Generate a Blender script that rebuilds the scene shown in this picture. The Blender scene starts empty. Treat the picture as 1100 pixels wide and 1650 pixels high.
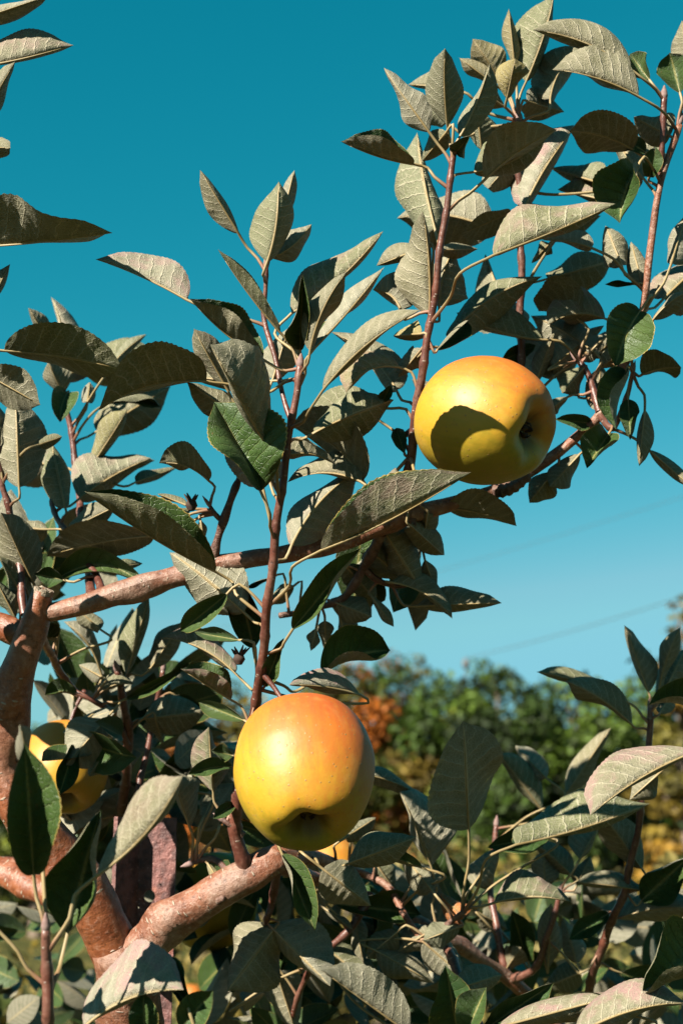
import bpy, math, random
import numpy as np
from mathutils import Vector, Matrix, Quaternion
sc = bpy.context.scene
C = sc.collection
# ------------------------------------------------------------------ camera, sky, sun, exposure
PITCH = math.radians(14)
cd = bpy.data.cameras.new('camera'); cam = bpy.data.objects.new('camera', cd); C.objects.link(cam)
cam.location = (0, 0, 1.5); cam.rotation_euler = (math.pi/2 + PITCH, 0, 0)
cd.sensor_fit = 'VERTICAL'; cd.sensor_height = 36; cd.sensor_width = 24; cd.lens = 50
cd.clip_start = .05; cd.clip_end = 3000
cd.dof.use_dof = True; cd.dof.focus_distance = .785; cd.dof.aperture_fstop = 10.5; cd.dof.aperture_blades = 7
sc.camera = cam
SUN = Vector((-.60, -.63, .555)).normalized()
w = bpy.data.worlds.new('World'); sc.world = w; w.use_nodes = True
nt = w.node_tree; bg = nt.nodes['Background']
sky = nt.nodes.new('ShaderNodeTexSky'); sky.sky_type = 'NISHITA'; sky.sun_disc = False
sky.sun_elevation = math.asin(SUN.z); sky.sun_rotation = math.atan2(SUN.x, SUN.y)
sky.air_density = 1.0; sky.dust_density = .3; sky.ozone_density = 1.6
sep = nt.nodes.new('ShaderNodeSeparateColor'); com = nt.nodes.new('ShaderNodeCombineColor')
nt.links.new(sky.outputs[0], sep.inputs[0])
TOP = (9., 1.55, 1.87)
for i, (g, k) in enumerate([(3.5, .0112), (.858, .378), (.85, .345)]):                     # camera grade of the blue towards teal, same over the whole sky
    a = nt.nodes.new('ShaderNodeMath'); a.operation = 'POWER'; a.inputs[1].default_value = g
    b = nt.nodes.new('ShaderNodeMath'); b.operation = 'MULTIPLY'; b.inputs[1].default_value = k
    nt.links.new(sep.outputs[i], a.inputs[0]); nt.links.new(a.outputs[0], b.inputs[0]); lim = nt.nodes.new('ShaderNodeMath'); lim.operation = 'MINIMUM'; lim.inputs[1].default_value = TOP[i]; nt.links.new(b.outputs[0], lim.inputs[0]); nt.links.new(lim.outputs[0], com.inputs[i])
cap = nt.nodes.new('ShaderNodeMath'); cap.operation = 'MULTIPLY'; cap.inputs[1].default_value = .40
mn = nt.nodes.new('ShaderNodeMath'); mn.operation = 'MINIMUM'                    # red never above a share of the green
nt.links.new(com.inputs[1].links[0].from_socket, cap.inputs[0]); nt.links.new(cap.outputs[0], mn.inputs[0]); nt.links.new(com.inputs[0].links[0].from_socket, mn.inputs[1]); nt.links.new(mn.outputs[0], com.inputs[0])
nt.links.new(com.outputs[0], bg.inputs[0]); bg.inputs[1].default_value = .1
sl = bpy.data.lights.new('sun', 'SUN'); sl.energy = 5.0; sl.angle = math.radians(.5); sl.color = (1, .93, .80)
so = bpy.data.objects.new('sun', sl); C.objects.link(so); so.rotation_euler = (-SUN).to_track_quat('-Z', 'Y').to_euler()
sc.view_settings.view_transform = 'Standard'; sc.view_settings.look = 'None'
sc.view_settings.exposure = 2.0; sc.view_settings.gamma = 1
sc.render.engine = 'CYCLES'; sc.cycles.max_bounces = 6; sc.cycles.diffuse_bounces = 2; sc.cycles.transparent_max_bounces = 4
rnd = random.Random(11)
# ------------------------------------------------------------------ helpers
def prop(o, label=None, cat=None, group=None, kind=None):
    for k, v in (('label', label), ('category', cat), ('group', group), ('kind', kind)):
        if v: o[k] = v
    return o
def link(name, me, parent=None, loc=(0, 0, 0)):
    o = bpy.data.objects.new(name, me); C.objects.link(o); o.location = loc
    if parent: o.parent = parent
    return o
def mesh(name, V, F, mats, mi=None, uv=None, smooth=True):
    me = bpy.data.meshes.new(name)
    me.from_pydata([tuple(v) for v in V], [], F)
    for m in mats: me.materials.append(m)
    if mi is not None: me.polygons.foreach_set('material_index', np.asarray(mi, dtype=np.int32))
    if uv is not None:
        l = me.uv_layers.new(name='UVMap'); vi = np.empty(len(me.loops), dtype=np.int32); me.loops.foreach_get('vertex_index', vi)
        l.data.foreach_set('uv', np.asarray(uv, dtype=np.float32)[vi].ravel())
    if smooth: me.polygons.foreach_set('use_smooth', np.ones(len(me.polygons), dtype=bool))
    me.update(); return me
def unit(a): return a/np.maximum(np.linalg.norm(a, axis=-1, keepdims=True), 1e-12)
def catmull(pts, rad, step):
    P = np.asarray(pts, float); R = np.asarray(rad, float); o = []; q = []
    E = np.vstack([2*P[0]-P[1], P, 2*P[-1]-P[-2]])
    for i in range(len(P)-1):
        n = max(2, int(np.linalg.norm(P[i+1]-P[i])/step))
        for k in range(n):
            t = k/n; a, b, c, d = E[i:i+4]
            o.append(.5*(2*b+(c-a)*t+(2*a-5*b+4*c-d)*t*t+(3*b-a-3*c+d)*t**3)); q.append(R[i]+(R[i+1]-R[i])*t)
    o.append(P[-1]); q.append(R[-1]); return np.array(o), np.array(q)
def sweep(P, R, sides, base=0, cap=True, rmod=None):
    """tube along P; returns verts, faces, uv (u round, v metres along)"""
    n = len(P); Tn = unit(np.gradient(P, axis=0)); up = np.array([0, 0, 1.]) if abs(Tn[0][2]) < .9 else np.array([1., 0, 0])
    X = unit(np.cross(Tn[0], up)); V = []; U = []; s = 0
    for i in range(n):
        X = unit(X-Tn[i]*np.dot(X, Tn[i])); Y = np.cross(Tn[i], X)
        if i: s += np.linalg.norm(P[i]-P[i-1])
        for k in range(sides+1):
            a = 2*math.pi*k/sides; m = 1 if rmod is None else rmod(i, k % sides)
            V.append(P[i]+(X*math.cos(a)+Y*math.sin(a))*R[i]*m); U.append((k/sides, s))
    F = []; w_ = sides+1
    for i in range(n-1):
        for k in range(sides):
            a = base+i*w_+k; F.append((a, a+1, a+w_+1, a+w_))
    if cap:
        V.append(P[-1]+Tn[-1]*R[-1]*.35); U.append((.5, s)); c = base+len(V)-1
        for k in range(sides): F.append((base+(n-1)*w_+k, base+(n-1)*w_+k+1, c))
    return V, F, U
class NT:
    def __init__(s, name):
        s.m = bpy.data.materials.new(name); s.m.use_nodes = True; s.t = s.m.node_tree; s.p = s.t.nodes['Principled BSDF']; s.out = s.t.nodes['Material Output']
    def set(s, sock, v):
        if hasattr(v, 'is_output'): s.t.links.new(v, sock)
        elif isinstance(v, (tuple, list)) and len(v) == 3 and sock.type == 'RGBA': sock.default_value = (*v, 1)
        else: sock.default_value = v
    def n(s, typ, ins=None, **kw):
        n = s.t.nodes.new('ShaderNode'+typ)
        for k, v in kw.items(): setattr(n, k, v)
        for k, v in (ins or {}).items(): s.set(n.inputs[k], v)
        return n
    def math(s, op, a, b=0., c=None, clamp=False):
        n = s.n('Math', operation=op, use_clamp=clamp); s.set(n.inputs[0], a); s.set(n.inputs[1], b)
        if c is not None: s.set(n.inputs[2], c)
        return n.outputs[0]
    def mix(s, f, a, b, mode='MIX'):
        n = s.n('Mix', data_type='RGBA', blend_type=mode); s.set(n.inputs[0], f); s.set(n.inputs[6], a); s.set(n.inputs[7], b); return n.outputs[2]
    def ramp(s, f, a, b, lo=0., hi=1.):
        n = s.n('MapRange', interpolation_type='SMOOTHSTEP'); s.set(n.inputs[0], f); n.inputs[1].default_value = a; n.inputs[2].default_value = b
        n.inputs[3].default_value = lo; n.inputs[4].default_value = hi; return n.outputs[0]
    def noise(s, vec, scale, detail=3, rough=.55, out=0):
        n = s.n('TexNoise', {'Scale': scale, 'Detail': detail, 'Roughness': rough}); s.t.links.new(vec, n.inputs['Vector']); return n.outputs[out]
    def coord(s, k): return s.n('TexCoord').outputs[k]
    def attr(s, name): return s.n('Attribute', attribute_type='OBJECT', attribute_name=name).outputs['Fac']
    def bump(s, h, dist, strength=1.):
        n = s.n('Bump', {'Height': h, 'Distance': dist, 'Strength': strength}); s.t.links.new(n.outputs[0], s.p.inputs['Normal']); return n
    def done(s, col, rough=.6, spec=.5):
        s.set(s.p.inputs['Base Color'], col); s.set(s.p.inputs['Roughness'], rough); s.set(s.p.inputs['Specular IOR Level'], spec); return s.m
# ------------------------------------------------------------------ materials
def leaf_material(name, under):
    m = NT(name)
    sx = m.n('SeparateXYZ', {0: m.coord('UV')}); u, v = sx.outputs[0], sx.outputs[1]
    vv = m.math('MULTIPLY_ADD', v, 2., -1.); av = m.math('ABSOLUTE', vv); sg = m.math('GREATER_THAN', vv, 0.)
    rn = m.n('ObjectInfo').outputs['Random']
    uv3 = m.n('CombineXYZ', {0: m.math('MULTIPLY_ADD', u, 2.2, m.math('MULTIPLY', rn, 40.)), 1: vv, 2: m.math('MULTIPLY', rn, 17.)}).outputs[0]
    wob = m.math('MULTIPLY', m.math('SUBTRACT', m.noise(uv3, 5., 2), .5), .055)
    q = m.math('ADD', m.math('MULTIPLY', m.math('ADD', m.math('MULTIPLY_ADD', av, -.17, u), wob), 8.5), m.math('MULTIPLY', sg, .45))
    d = m.math('MULTIPLY', m.math('ABSOLUTE', m.math('SUBTRACT', m.math('FRACT', q), .5)), 2.)
    vein = m.math('MULTIPLY', m.ramp(d, .84, .98), m.ramp(av, .97, .7))
    midrib = m.ramp(av, .07, .02)
    vo = m.n('TexVoronoi', {'Scale': 11., 'Randomness': 1.}, feature='DISTANCE_TO_EDGE'); m.t.links.new(uv3, vo.inputs['Vector'])
    net = m.ramp(vo.outputs['Distance'], .10, .01)
    vo2 = m.n('TexVoronoi', {'Scale': 30., 'Randomness': 1.}, feature='DISTANCE_TO_EDGE'); m.t.links.new(uv3, vo2.inputs['Vector'])
    net2 = m.ramp(vo2.outputs['Distance'], .16, .02)
    big = m.noise(uv3, 1.7, 3); fine = m.noise(uv3, 26., 3)
    blush, sear = m.attr('blush'), m.attr('sear')
    if under:
        c = m.mix(m.ramp(big, .3, .7), (.0974, .0901, .0482), (.1443, .1312, .0856))
        r2 = m.math('FRACT', m.math('MULTIPLY', rn, 7.31)); r3 = m.math('FRACT', m.math('MULTIPLY', rn, 23.7))
        c = m.mix(m.ramp(r2, .35, 1., 0, .75), c, (.1656, .1595, .1223))
        c = m.mix(m.ramp(r3, .55, 1., 0, .70), c, (.064, .0776, .025))
        c = m.mix(m.ramp(m.noise(uv3, 3.1, 2), .56, .74, 0, .6), c, (.0531, .0611, .0242))
        c = m.mix(m.ramp(d, .0, .8, .30, .0), c, (.0585, .0595, .0278))
        bm = m.math('MULTIPLY', m.ramp(m.math('ADD', m.noise(uv3, 2.6, 3), m.math('MULTIPLY', av, .22)), .52, .78), blush, clamp=True)
        c = m.mix(m.math('MULTIPLY', bm, .8), c, (.1951, .0993, .104))
        c = m.mix(m.math('MULTIPLY', sear, .75, clamp=True), c, (.2029, .1526, .0417))
        c = m.mix(m.math('MULTIPLY_ADD', sear, 1., -1., clamp=True), c, (.3122, .0915, .014))
        c = m.mix(m.math('MULTIPLY', net, .32), c, (.2927, .2621, .1914))
        c = m.mix(m.math('MULTIPLY', net2, .22), c, (.2732, .2384, .1682))
        c = m.mix(m.math('MULTIPLY', vein, .5), c, (.3024, .2717, .1971))
        c = m.mix(midrib, c, (.2927, .2336, .1333))
        c = m.mix(m.ramp(m.noise(uv3, 8., 2), .70, .75, 0, .75), c, (.0496, .028, .0136))
        c = m.mix(m.ramp(fine, .5, .75, 0, .28), c, (.0488, .0477, .029))
        rough, spec, tcol, tf = .66, .22, (.22, .24, .05), .08
        h = m.math('ADD', m.math('ADD', m.math('MULTIPLY', vein, .9), m.math('MULTIPLY', net, .55)), m.math('ADD', m.math('MULTIPLY', net2, .12), m.math('MULTIPLY', fine, .10)))
        m.bump(h, .0010, .62)
    else:
        c = m.mix(m.ramp(big, .25, .75), (.0128, .0338, .008), (.0299, .0594, .0137))
        c = m.mix(m.math('MULTIPLY', rn, .5), c, (.0428, .0611, .0121))
        c = m.mix(m.math('MULTIPLY', sear, .55, clamp=True), c, (.1714, .1512, .0202))
        c = m.mix(m.ramp(m.noise(uv3, 7., 1), .74, .79, 0, .7), c, (.0928, .0407, .014))
        c = m.mix(m.math('MULTIPLY', vein, .35), c, (.0713, .0902, .0263))
        c = m.mix(m.math('MULTIPLY', net, .12), c, (.0642, .0873, .0242))
        c = m.mix(midrib, c, (.1357, .128, .0363))
        c = m.mix(m.ramp(av, .955, .995), c, (.2428, .1745, .0483))
        rough, spec, tcol, tf = .47, .30, (.157, .2211, .0161), .10
        h = m.math('SUBTRACT', m.math('MULTIPLY', fine, .25), m.math('ADD', m.math('MULTIPLY', vein, .9), m.math('MULTIPLY', net, .4)))
        m.bump(h, .0007, .8)
    mat = m.done(c, rough, spec)
    tr = m.n('BsdfTranslucent', {'Color': tcol}); mx = m.n('MixShader', {0: tf}); m.t.links.new(m.p.outputs[0], mx.inputs[1]); m.t.links.new(tr.outputs[0], mx.inputs[2])
    m.t.links.new(mx.outputs[0], m.out.inputs[0])
    return mat
LEAF_TOP, LEAF_UNDER = leaf_material('leaf_top', False), leaf_material('leaf_underside', True)
def petiole_material():
    m = NT('petiole'); v = m.n('SeparateXYZ', {0: m.coord('UV')}).outputs[1]; ob = m.coord('Object')
    c = m.mix(m.ramp(m.noise(ob, 60., 2), .35, .7), (.1615, .1148, .0466), (.202, .1554, .081))
    c = m.mix(m.ramp(v, .016, .0, 0, .75), c, (.1333, .037, .0345))
    return m.done(c, .55, .35)
PETIOLE = petiole_material()
def bark_material(name, base, alt, grey, gmix, lent, bdist, rough, lamt=.85):
    m = NT(name); uv = m.coord('UV'); ob = m.coord('Object')
    mp = m.n('Mapping', {'Scale': lent}); m.t.links.new(uv, mp.inputs[0])
    vo = m.n('TexVoronoi', {'Scale': 1., 'Randomness': .9}, feature='F1'); m.t.links.new(mp.outputs[0], vo.inputs['Vector'])
    wn = m.n('TexWhiteNoise', noise_dimensions='3D'); m.t.links.new(vo.outputs['Position'], wn.inputs['Vector'])
    lm = m.math('MULTIPLY', m.ramp(vo.outputs['Distance'], .27, .17), m.math('GREATER_THAN', wn.outputs[0], .62))
    n1 = m.noise(ob, 55., 5, .65); n2 = m.noise(ob, 240., 5, .7); n3 = m.noise(ob, 26., 4, .6)
    ring = m.n('Mapping', {'Scale': (3., 300., 1.)}); m.t.links.new(uv, ring.inputs[0]); n4 = m.noise(ring.outputs[0], 1., 4, .6)
    c = m.mix(m.ramp(n1, .38, .62), base, alt)
    c = m.mix(m.ramp(n3, .46, .62, 0, gmix), c, grey)
    c = m.mix(m.ramp(n2, .50, .66, 0, gmix), c, tuple(min(1, x*1.5) for x in grey))
    c = m.mix(m.ramp(n4, .52, .75, 0, .35), c, tuple(x*.5 for x in base))
    c = m.mix(m.ramp(n2, .46, .34, 0, .7), c, tuple(x*.35 for x in base))
    c = m.mix(m.math('MULTIPLY', lm, lamt), c, (.2167, .1764, .1341))
    h = m.math('ADD', m.math('MULTIPLY', lm, .5), m.math('ADD', m.math('MULTIPLY', n2, 1.), m.math('MULTIPLY', n4, .45)))
    m.bump(h, bdist, .9)
    return m.done(c, rough, .4)
BARK = {'trunk': bark_material('bark_trunk', (.0977, .034, .0162), (.1303, .0468, .0219), (.1396, .0852, .0609), .6, (9., 330., 1.), .0014, .55),
        'limb': bark_material('bark_limb', (.107, .029, .0105), (.1536, .0494, .0186), (.1581, .0895, .0633), .45, (9., 330., 1.), .0009, .42),
        'branch': bark_material('bark_branch', (.107, .0366, .0179), (.149, .0546, .0268), (.1581, .1065, .0811), .6, (8., 360., 1.), .0012, .5),
        'shoot': bark_material('bark_shoot', (.0559, .017, .0114), (.0857, .0273, .017), (.1117, .0639, .047), .35, (3., 420., 1.), .0004, .42, .5),
        'spur': bark_material('bark_spur', (.054, .0205, .0122), (.0819, .034, .0211), (.1117, .0725, .0552), .45, (3., 420., 1.), .0014, .6, .4)}
BARK['twig'] = BARK['shoot']
def wood_cut():
    m = NT('cut_wood'); ob = m.coord('Object'); c = m.mix(m.ramp(m.noise(ob, 250., 4), .35, .65), (.21, .17, .125), (.08, .055, .04)); m.bump(m.noise(ob, 300., 4), .002); return m.done(c, .8, .2)
CUT = wood_cut()
def dry_material():
    m = NT('dry_bud'); c = m.mix(m.noise(m.coord('Object'), 300., 3), (.0175, .011, .008), (.05, .0275, .02)); return m.done(c, .8, .2)
DRY = dry_material()
def bud_material():
    m = NT('bud'); c = m.mix(m.noise(m.coord('Object'), 250., 3), (.085, .035, .03), (.2, .15, .135)); return m.done(c, .7, .2)
BUD = bud_material()
# ------------------------------------------------------------------ ground and far setting
def ground_material():
    m = NT('grass_ground'); ob = m.coord('Object')
    c = m.mix(m.ramp(m.noise(ob, .35, 4), .35, .65), (.0351, .0392, .0091), (.0825, .0681, .0186))
    c = m.mix(m.ramp(m.noise(ob, 3.5, 5), .45, .7, 0, .8), c, (.0145, .0206, .0058))
    c = m.mix(m.ramp(m.noise(ob, 9., 3), .62, .75, 0, .6), c, (.1361, .1114, .0454))
    m.bump(m.noise(ob, 14., 4), .08); return m.done(c, .9, .1)
V = []; F = []; NG = 60; xs = [math.copysign(abs(k)**3*600, k) for k in np.linspace(-1, 1, NG)]
for yy in xs:
    for xx in xs:
        rr = math.hypot(xx, yy); V.append((xx, yy, .04*math.sin(xx*.7)*math.cos(yy*.5)*min(1, rr/6)))
for i in range(NG-1):
    for j in range(NG-1): a = i*NG+j; F.append((a, a+1, a+NG+1, a+NG))
prop(link('ground', mesh('ground', V, F, [ground_material()])), kind='structure')
def foliage_material(name, rough=.6):
    m = NT(name); col = m.n('Attribute', attribute_type='GEOMETRY', attribute_name='tint').outputs['Color']
    c = m.mix(m.ramp(m.noise(m.coord('Object'), 2., 3), .3, .7), m.mix(1., col, (.6, .6, .6), 'MULTIPLY'), m.mix(1., col, (1.35, 1.35, 1.3), 'MULTIPLY'))
    mat = m.done(c, rough, .25)
    tr = m.n('BsdfTranslucent', {'Color': c}); mx = m.n('MixShader', {0: .22}); m.t.links.new(m.p.outputs[0], mx.inputs[1]); m.t.links.new(tr.outputs[0], mx.inputs[2]); m.t.links.new(mx.outputs[0], m.out.inputs[0])
    return mat
FOL = foliage_material('far_foliage')
def foliage(name, clumps, nleaf, size, rs, parent=None, loc=(0, 0, 0), flat=.5):
    """clumps: (centre, radius vector, colour); leaf-sized folded quads through each clump's volume"""
    g = np.random.default_rng(rs); tot = sum(c[1][0]*c[1][1]*c[1][2] for c in clumps)**1.0; V = []; cols = []
    for cen, rad, col in clumps:
        n = max(12, int(nleaf*(rad[0]*rad[1]*rad[2])/tot))
        d = unit(g.normal(size=(n, 3))); rr = g.uniform(.35, 1.08, (n, 1))**.6
        p = np.asarray(cen)+d*rr*np.asarray(rad)
        nrm = unit(d*.7+g.normal(size=(n, 3))*.6+np.array([0, 0, flat])); a = unit(np.cross(nrm, g.normal(size=(n, 3)))); b = np.cross(nrm, a)
        s = size*g.uniform(.6, 1.4, (n, 1)); k = .5
        q = np.stack([p-a*s, p+b*s*k+nrm*s*.12, p+a*s, p-b*s*k+nrm*s*.12], 1)
        V.append(q.reshape(-1, 3)); cc = np.asarray(col)*g.uniform(.45, 1.6, (n, 1)); cols.append(np.repeat(cc, 4, 0))
    V = np.vstack(V); cols = np.clip(np.vstack(cols), 0, 1)
    F = np.arange(len(V)).reshape(-1, 4)
    me = bpy.data.meshes.new(name); me.from_pydata(V.tolist(), [], F.tolist()); me.materials.append(FOL)
    at = me.color_attributes.new('tint', 'FLOAT_COLOR', 'POINT'); at.data.foreach_set('color', np.hstack([cols, np.ones((len(cols), 1))]).astype(np.float32).ravel())
    return link(name, me, parent, loc)
def far_bark():
    m = NT('far_bark'); ob = m.coord('Object'); c = m.mix(m.noise(ob, 6., 4), (.07, .05, .035), (.17, .13, .10)); m.bump(m.noise(ob, 20., 4), .03); return m.done(c, .85, .2)
FBARK = far_bark()
def tree(name, label, cat, x, y, h, rx, cols, nleaf, size, rs, low=.25, ncl=26, kind='round', group=None):
    g = np.random.default_rng(rs); root = link(name, None, None, (x, y, 0)); prop(root, label, cat, group)
    tr = h*.018+.03; P, R = catmull([(0, 0, -.1), (g.normal()*.02*h, g.normal()*.02*h, h*.3), (g.normal()*.03*h, g.normal()*.03*h, h*.6), (0, 0, h*.93)], [tr*1.5, tr, tr*.6, tr*.12], h*.05)
    V, F, U = sweep(P, R, 9); clumps = []; lim = []
    for k in range(ncl):
        z = low+(1-low)*(k+.5)/ncl; a = k*2.4+g.uniform(-.5, .5)
        if kind == 'cone': env = rx*(1.06-((z-low)/(1-low)))**.8; rr = env*g.uniform(.35, .8)
        else: env = rx*math.sqrt(max(.05, 1-((z-low-.42*(1-low))/(.60*(1-low)))**2)); rr = env*g.uniform(.25, .85)
        cen = np.array([math.cos(a)*rr, math.sin(a)*rr, h*z]); cr = env*g.uniform(.3, .48)+.05*rx
        hz = .8 if kind == 'round' else .35
        clumps.append((cen, (cr, cr, min(cr*hz, h*(1.0-z)+.15*h*.3)), cols[int(g.integers(len(cols)))])); lim.append(cen)
    for cen in lim[::2]:
        z0 = cen[2]*.72; i = int(np.argmin(abs(P[:, 2]-z0))); mid = (P[i]+cen)/2+np.array([0, 0, .03*h])
        p, r = catmull([P[i], mid, cen], [R[i]*.5, R[i]*.32, R[i]*.1], h*.06); v, f, uu = sweep(p, r, 6, base=len(V)); V += v; F += f; U += uu
    link('trunk', mesh(name+'_trunk', V, F, [FBARK], uv=U), root)
    prop(foliage('crown', clumps, nleaf, size, rs+1, root), kind='stuff')
    return root
GR = [(.0256, .0473, .0046), (.0426, .0709, .0062), (.0119, .0216, .0039), (.0725, .0844, .0077), (.0188, .0338, .0046)]
GO = [(.0384, .0473, .0055), (.1449, .054, .0062), (.1705, .0574, .0062), (.0682, .0574, .007)]
OR = [(.2387, .0675, .0077), (.1875, .0607, .0077), (.0853, .0574, .0077), (.2558, .0878, .0108)]
OL = [(.1108, .0776, .0108), (.0725, .0607, .0084), (.1535, .0844, .0101)]
FAR = 'background trees beyond the orchard'
tree('background_tree', 'orange autumn tree just right of the lower apple', 'tree', 1.25, 30.5, 5.9, 1.75, OR+GO+GR[:2], 12000, .085, 1, group=FAR)
tree('background_tree', 'green and orange tree right behind the top of the lower apple', 'tree', .1, 30, 5.6, 1.6, GO+OR[:2]+GR[:1], 12000, .085, 2, group=FAR)
tree('background_tree', 'dark green round tree in the gap above the dark hanging leaf', 'tree', 3.1, 28.5, 5.4, 1.45, GR, 12000, .085, 3, group=FAR)
tree('background_tree', 'dark green tree with flat top next to the pale blue gap', 'tree', 4.55, 29, 5.3, 1.6, GR, 12000, .085, 4, group=FAR)
tree('background_tree', 'olive yellow feathery conifer at the right edge of the treeline', 'tree', 6.5, 27, 6.6, 1.5, OL, 8000, .09, 5, kind='cone', low=.1, ncl=40, group=FAR)
tree('background_tree', 'orange tinged tree behind the left leaf clusters', 'tree', -3.3, 33, 5.6, 2.0, GO+OR, 9000, .10, 6, group=FAR)
tree('background_tree', 'green tree at the far left behind the red brown limb', 'tree', -6.6, 32, 4.4, 2.0, GR, 9000, .10, 7, group=FAR)
tree('background_tree', 'dull green tree between the orange trees at the treeline', 'tree', -1.2, 34, 5.2, 1.7, GR+GO, 9000, .10, 8, group=FAR)
tree('background_tree', 'low olive tree below the pale gap in the treeline', 'tree', 5.9, 31, 3.3, 1.5, OL+GR, 9000, .085, 9, low=.12, group=FAR)
for k_, (bx_, bh_) in enumerate(((-9.5, 5.2), (-5., 5.6), (-.6, 5.4), (2.6, 5.2), (5.3, 5.4), (9.4, 7.4))):
    tree('background_tree', ('dark tree of the farthest row at the left edge', 'dark tree of the farthest row behind the red brown limb', 'dark tree of the farthest row straight behind the lower apple', 'dark tree of the farthest row behind the round green tree', 'dark tree of the farthest row behind the flat topped tree', 'tall dark tree of the farthest row behind the conifer')[k_], 'tree', bx_, 38+k_*.7, bh_, 2.6, GR[2:]+GR[:1], 6500, .16, 40+k_, low=.08, group='trees of the farthest row')
ROW = 'young apple trees of the next orchard row'
APL = [(.0686, .0635, .0151), (.1248, .0994, .0286), (.0312, .0414, .0074), (.1061, .0773, .0134), (.0174, .0276, .0061)]
tree('orchard_tree', 'blurred low apple tree of the next row below the lower apple', 'tree', -.1, 5.6, 1.62, .85, APL, 4200, .032, 21, low=.28, ncl=34, group=ROW)
tree('orchard_tree', 'blurred low apple tree of the next row at lower right', 'tree', 1.45, 5.3, 1.58, .75, APL, 4200, .032, 22, low=.28, ncl=34, group=ROW)
tree('orchard_tree', 'blurred low apple tree of the next row at lower left', 'tree', -.98, 3.5, 1.40, .48, APL, 3600, .026, 23, low=.28, ncl=30, group=ROW)
tree('orchard_tree', 'far blurred apple tree between the two nearer ones at right', 'tree', .85, 9.0, 1.6, .9, APL, 3200, .04, 24, low=.25, ncl=28, group=ROW)
# pole and overhead wires far away
def metal_grey():
    m = NT('weathered_metal'); c = m.mix(m.noise(m.coord('Object'), 8., 3), (.04, .044, .048), (.068, .072, .076)); return m.done(c, .6, .4)
MG = metal_grey()
pole = prop(link('utility_pole', None, None, (3.93, 44.8, 0)), 'thin dark utility pole whose tip shows above the treeline', 'pole')
V, F, U = sweep(*catmull([(0, 0, -.2), (0, 0, 4), (0, 0, 7.6)], [.05, .03, .022], 1), 10); link('post', mesh('pole_post', V, F, [MG], uv=U), pole)
P, R = catmull([(0, 0, 7.55), (0, 0, 7.62), (0, 0, 7.72), (0, 0, 7.84), (0, 0, 7.9)], [.03, .11, .13, .10, .03], .03); V, F, U = sweep(P, R, 12); link('insulator', mesh('insulator', V, F, [MG], uv=U), pole)
def wire(label, a, b, sag, r):
    a, b = Vector(a), Vector(b); pts = [a.lerp(b, t)-Vector((0, 0, sag*4*t*(1-t))) for t in np.linspace(0, 1, 25)]
    P, R = catmull(pts, [r]*len(pts), 2); V, F, U = sweep(P, R, 6); prop(link('overhead_wire', mesh('wire', V, F, [MG], uv=U)), label, 'wire', 'overhead wires')
wire('thin overhead wire rising to the right from the pole tip', (3.93, 44.8, 7.9), (13.5, 24, 8.9), .35, .011)
wire('thin overhead wire higher up right of the upper apple', (-8, 46, 8.2), (13.5, 23, 10.2), .5, .0055)
# ------------------------------------------------------------------ rusty angle post
def rust_material():
    m = NT('rusty_steel'); ob = m.coord('Object')
    c = m.mix(m.ramp(m.noise(ob, 120., 4), .35, .65), (.051, .0208, .019), (.1394, .0554, .0476))
    c = m.mix(m.ramp(m.noise(ob, 55., 4, .6), .52, .7, 0, .8), c, (.1859, .0554, .0286))
    c = m.mix(m.ramp(m.noise(ob, 420., 3), .64, .72, 0, .7), c, (.3904, .2214, .1968))
    m.bump(m.noise(ob, 350., 5), .0012); m.set(m.p.inputs['Metallic'], .25); return m.done(c, .62, .5)
RUST = rust_material()
def plate(name, wd, z0, z1, th, holes, hr, parent, loc, ang):
    V = []; F = []; zs = [z0]
    def quad(x0, x1, za, zb):
        i = len(V); V.extend([(x0, 0, za), (x1, 0, za), (x1, 0, zb), (x0, 0, zb)]); F.append((i, i+1, i+2, i+3))
    cur = z0
    for hz in holes:
        hx = wd*.36; e = wd*.30
        quad(0, wd, cur, hz-e); quad(0, hx-e, hz-e, hz+e); quad(hx+e, wd, hz-e, hz+e); n = 24; i = len(V)
        for k in range(n):
            a = 2*math.pi*(k+.5)/n; c, s = math.cos(a), math.sin(a); q = e/max(abs(c), abs(s))
            V.append((hx+c*hr, 0, hz+s*hr)); V.append((hx+c*q, 0, hz+s*q))
        for k in range(n): a, b = i+2*k, i+2*((k+1) % n); F.append((a, a+1, b+1, b))
        cur = hz+e
    quad(0, wd, cur, z1)
    me = mesh(name, V, F, [RUST], smooth=False); o = link(name, me, parent, loc); o.rotation_euler = (0, 0, ang)
    so_ = o.modifiers.new('thickness', 'SOLIDIFY'); so_.thickness = th; so_.offset = 0
    return o
post = prop(link('metal_post', None, None, (-.137, .981, 0)), 'rusty steel angle post with a round hole standing behind the branch fork', 'post')
HZ = [z for z in (.2, .32, .44, .56, .68, .80, .92, 1.04, 1.16, 1.28, 1.481)]
plate('front_flange', .0262, -.3, 1.532, .003, HZ, .0039, post, (0, 0, 0), 0)
plate('side_flange', .026, -.3, 1.532, .003, HZ[:4], .0036, post, (.0008, .0, 0), math.radians(180+62))
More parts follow.
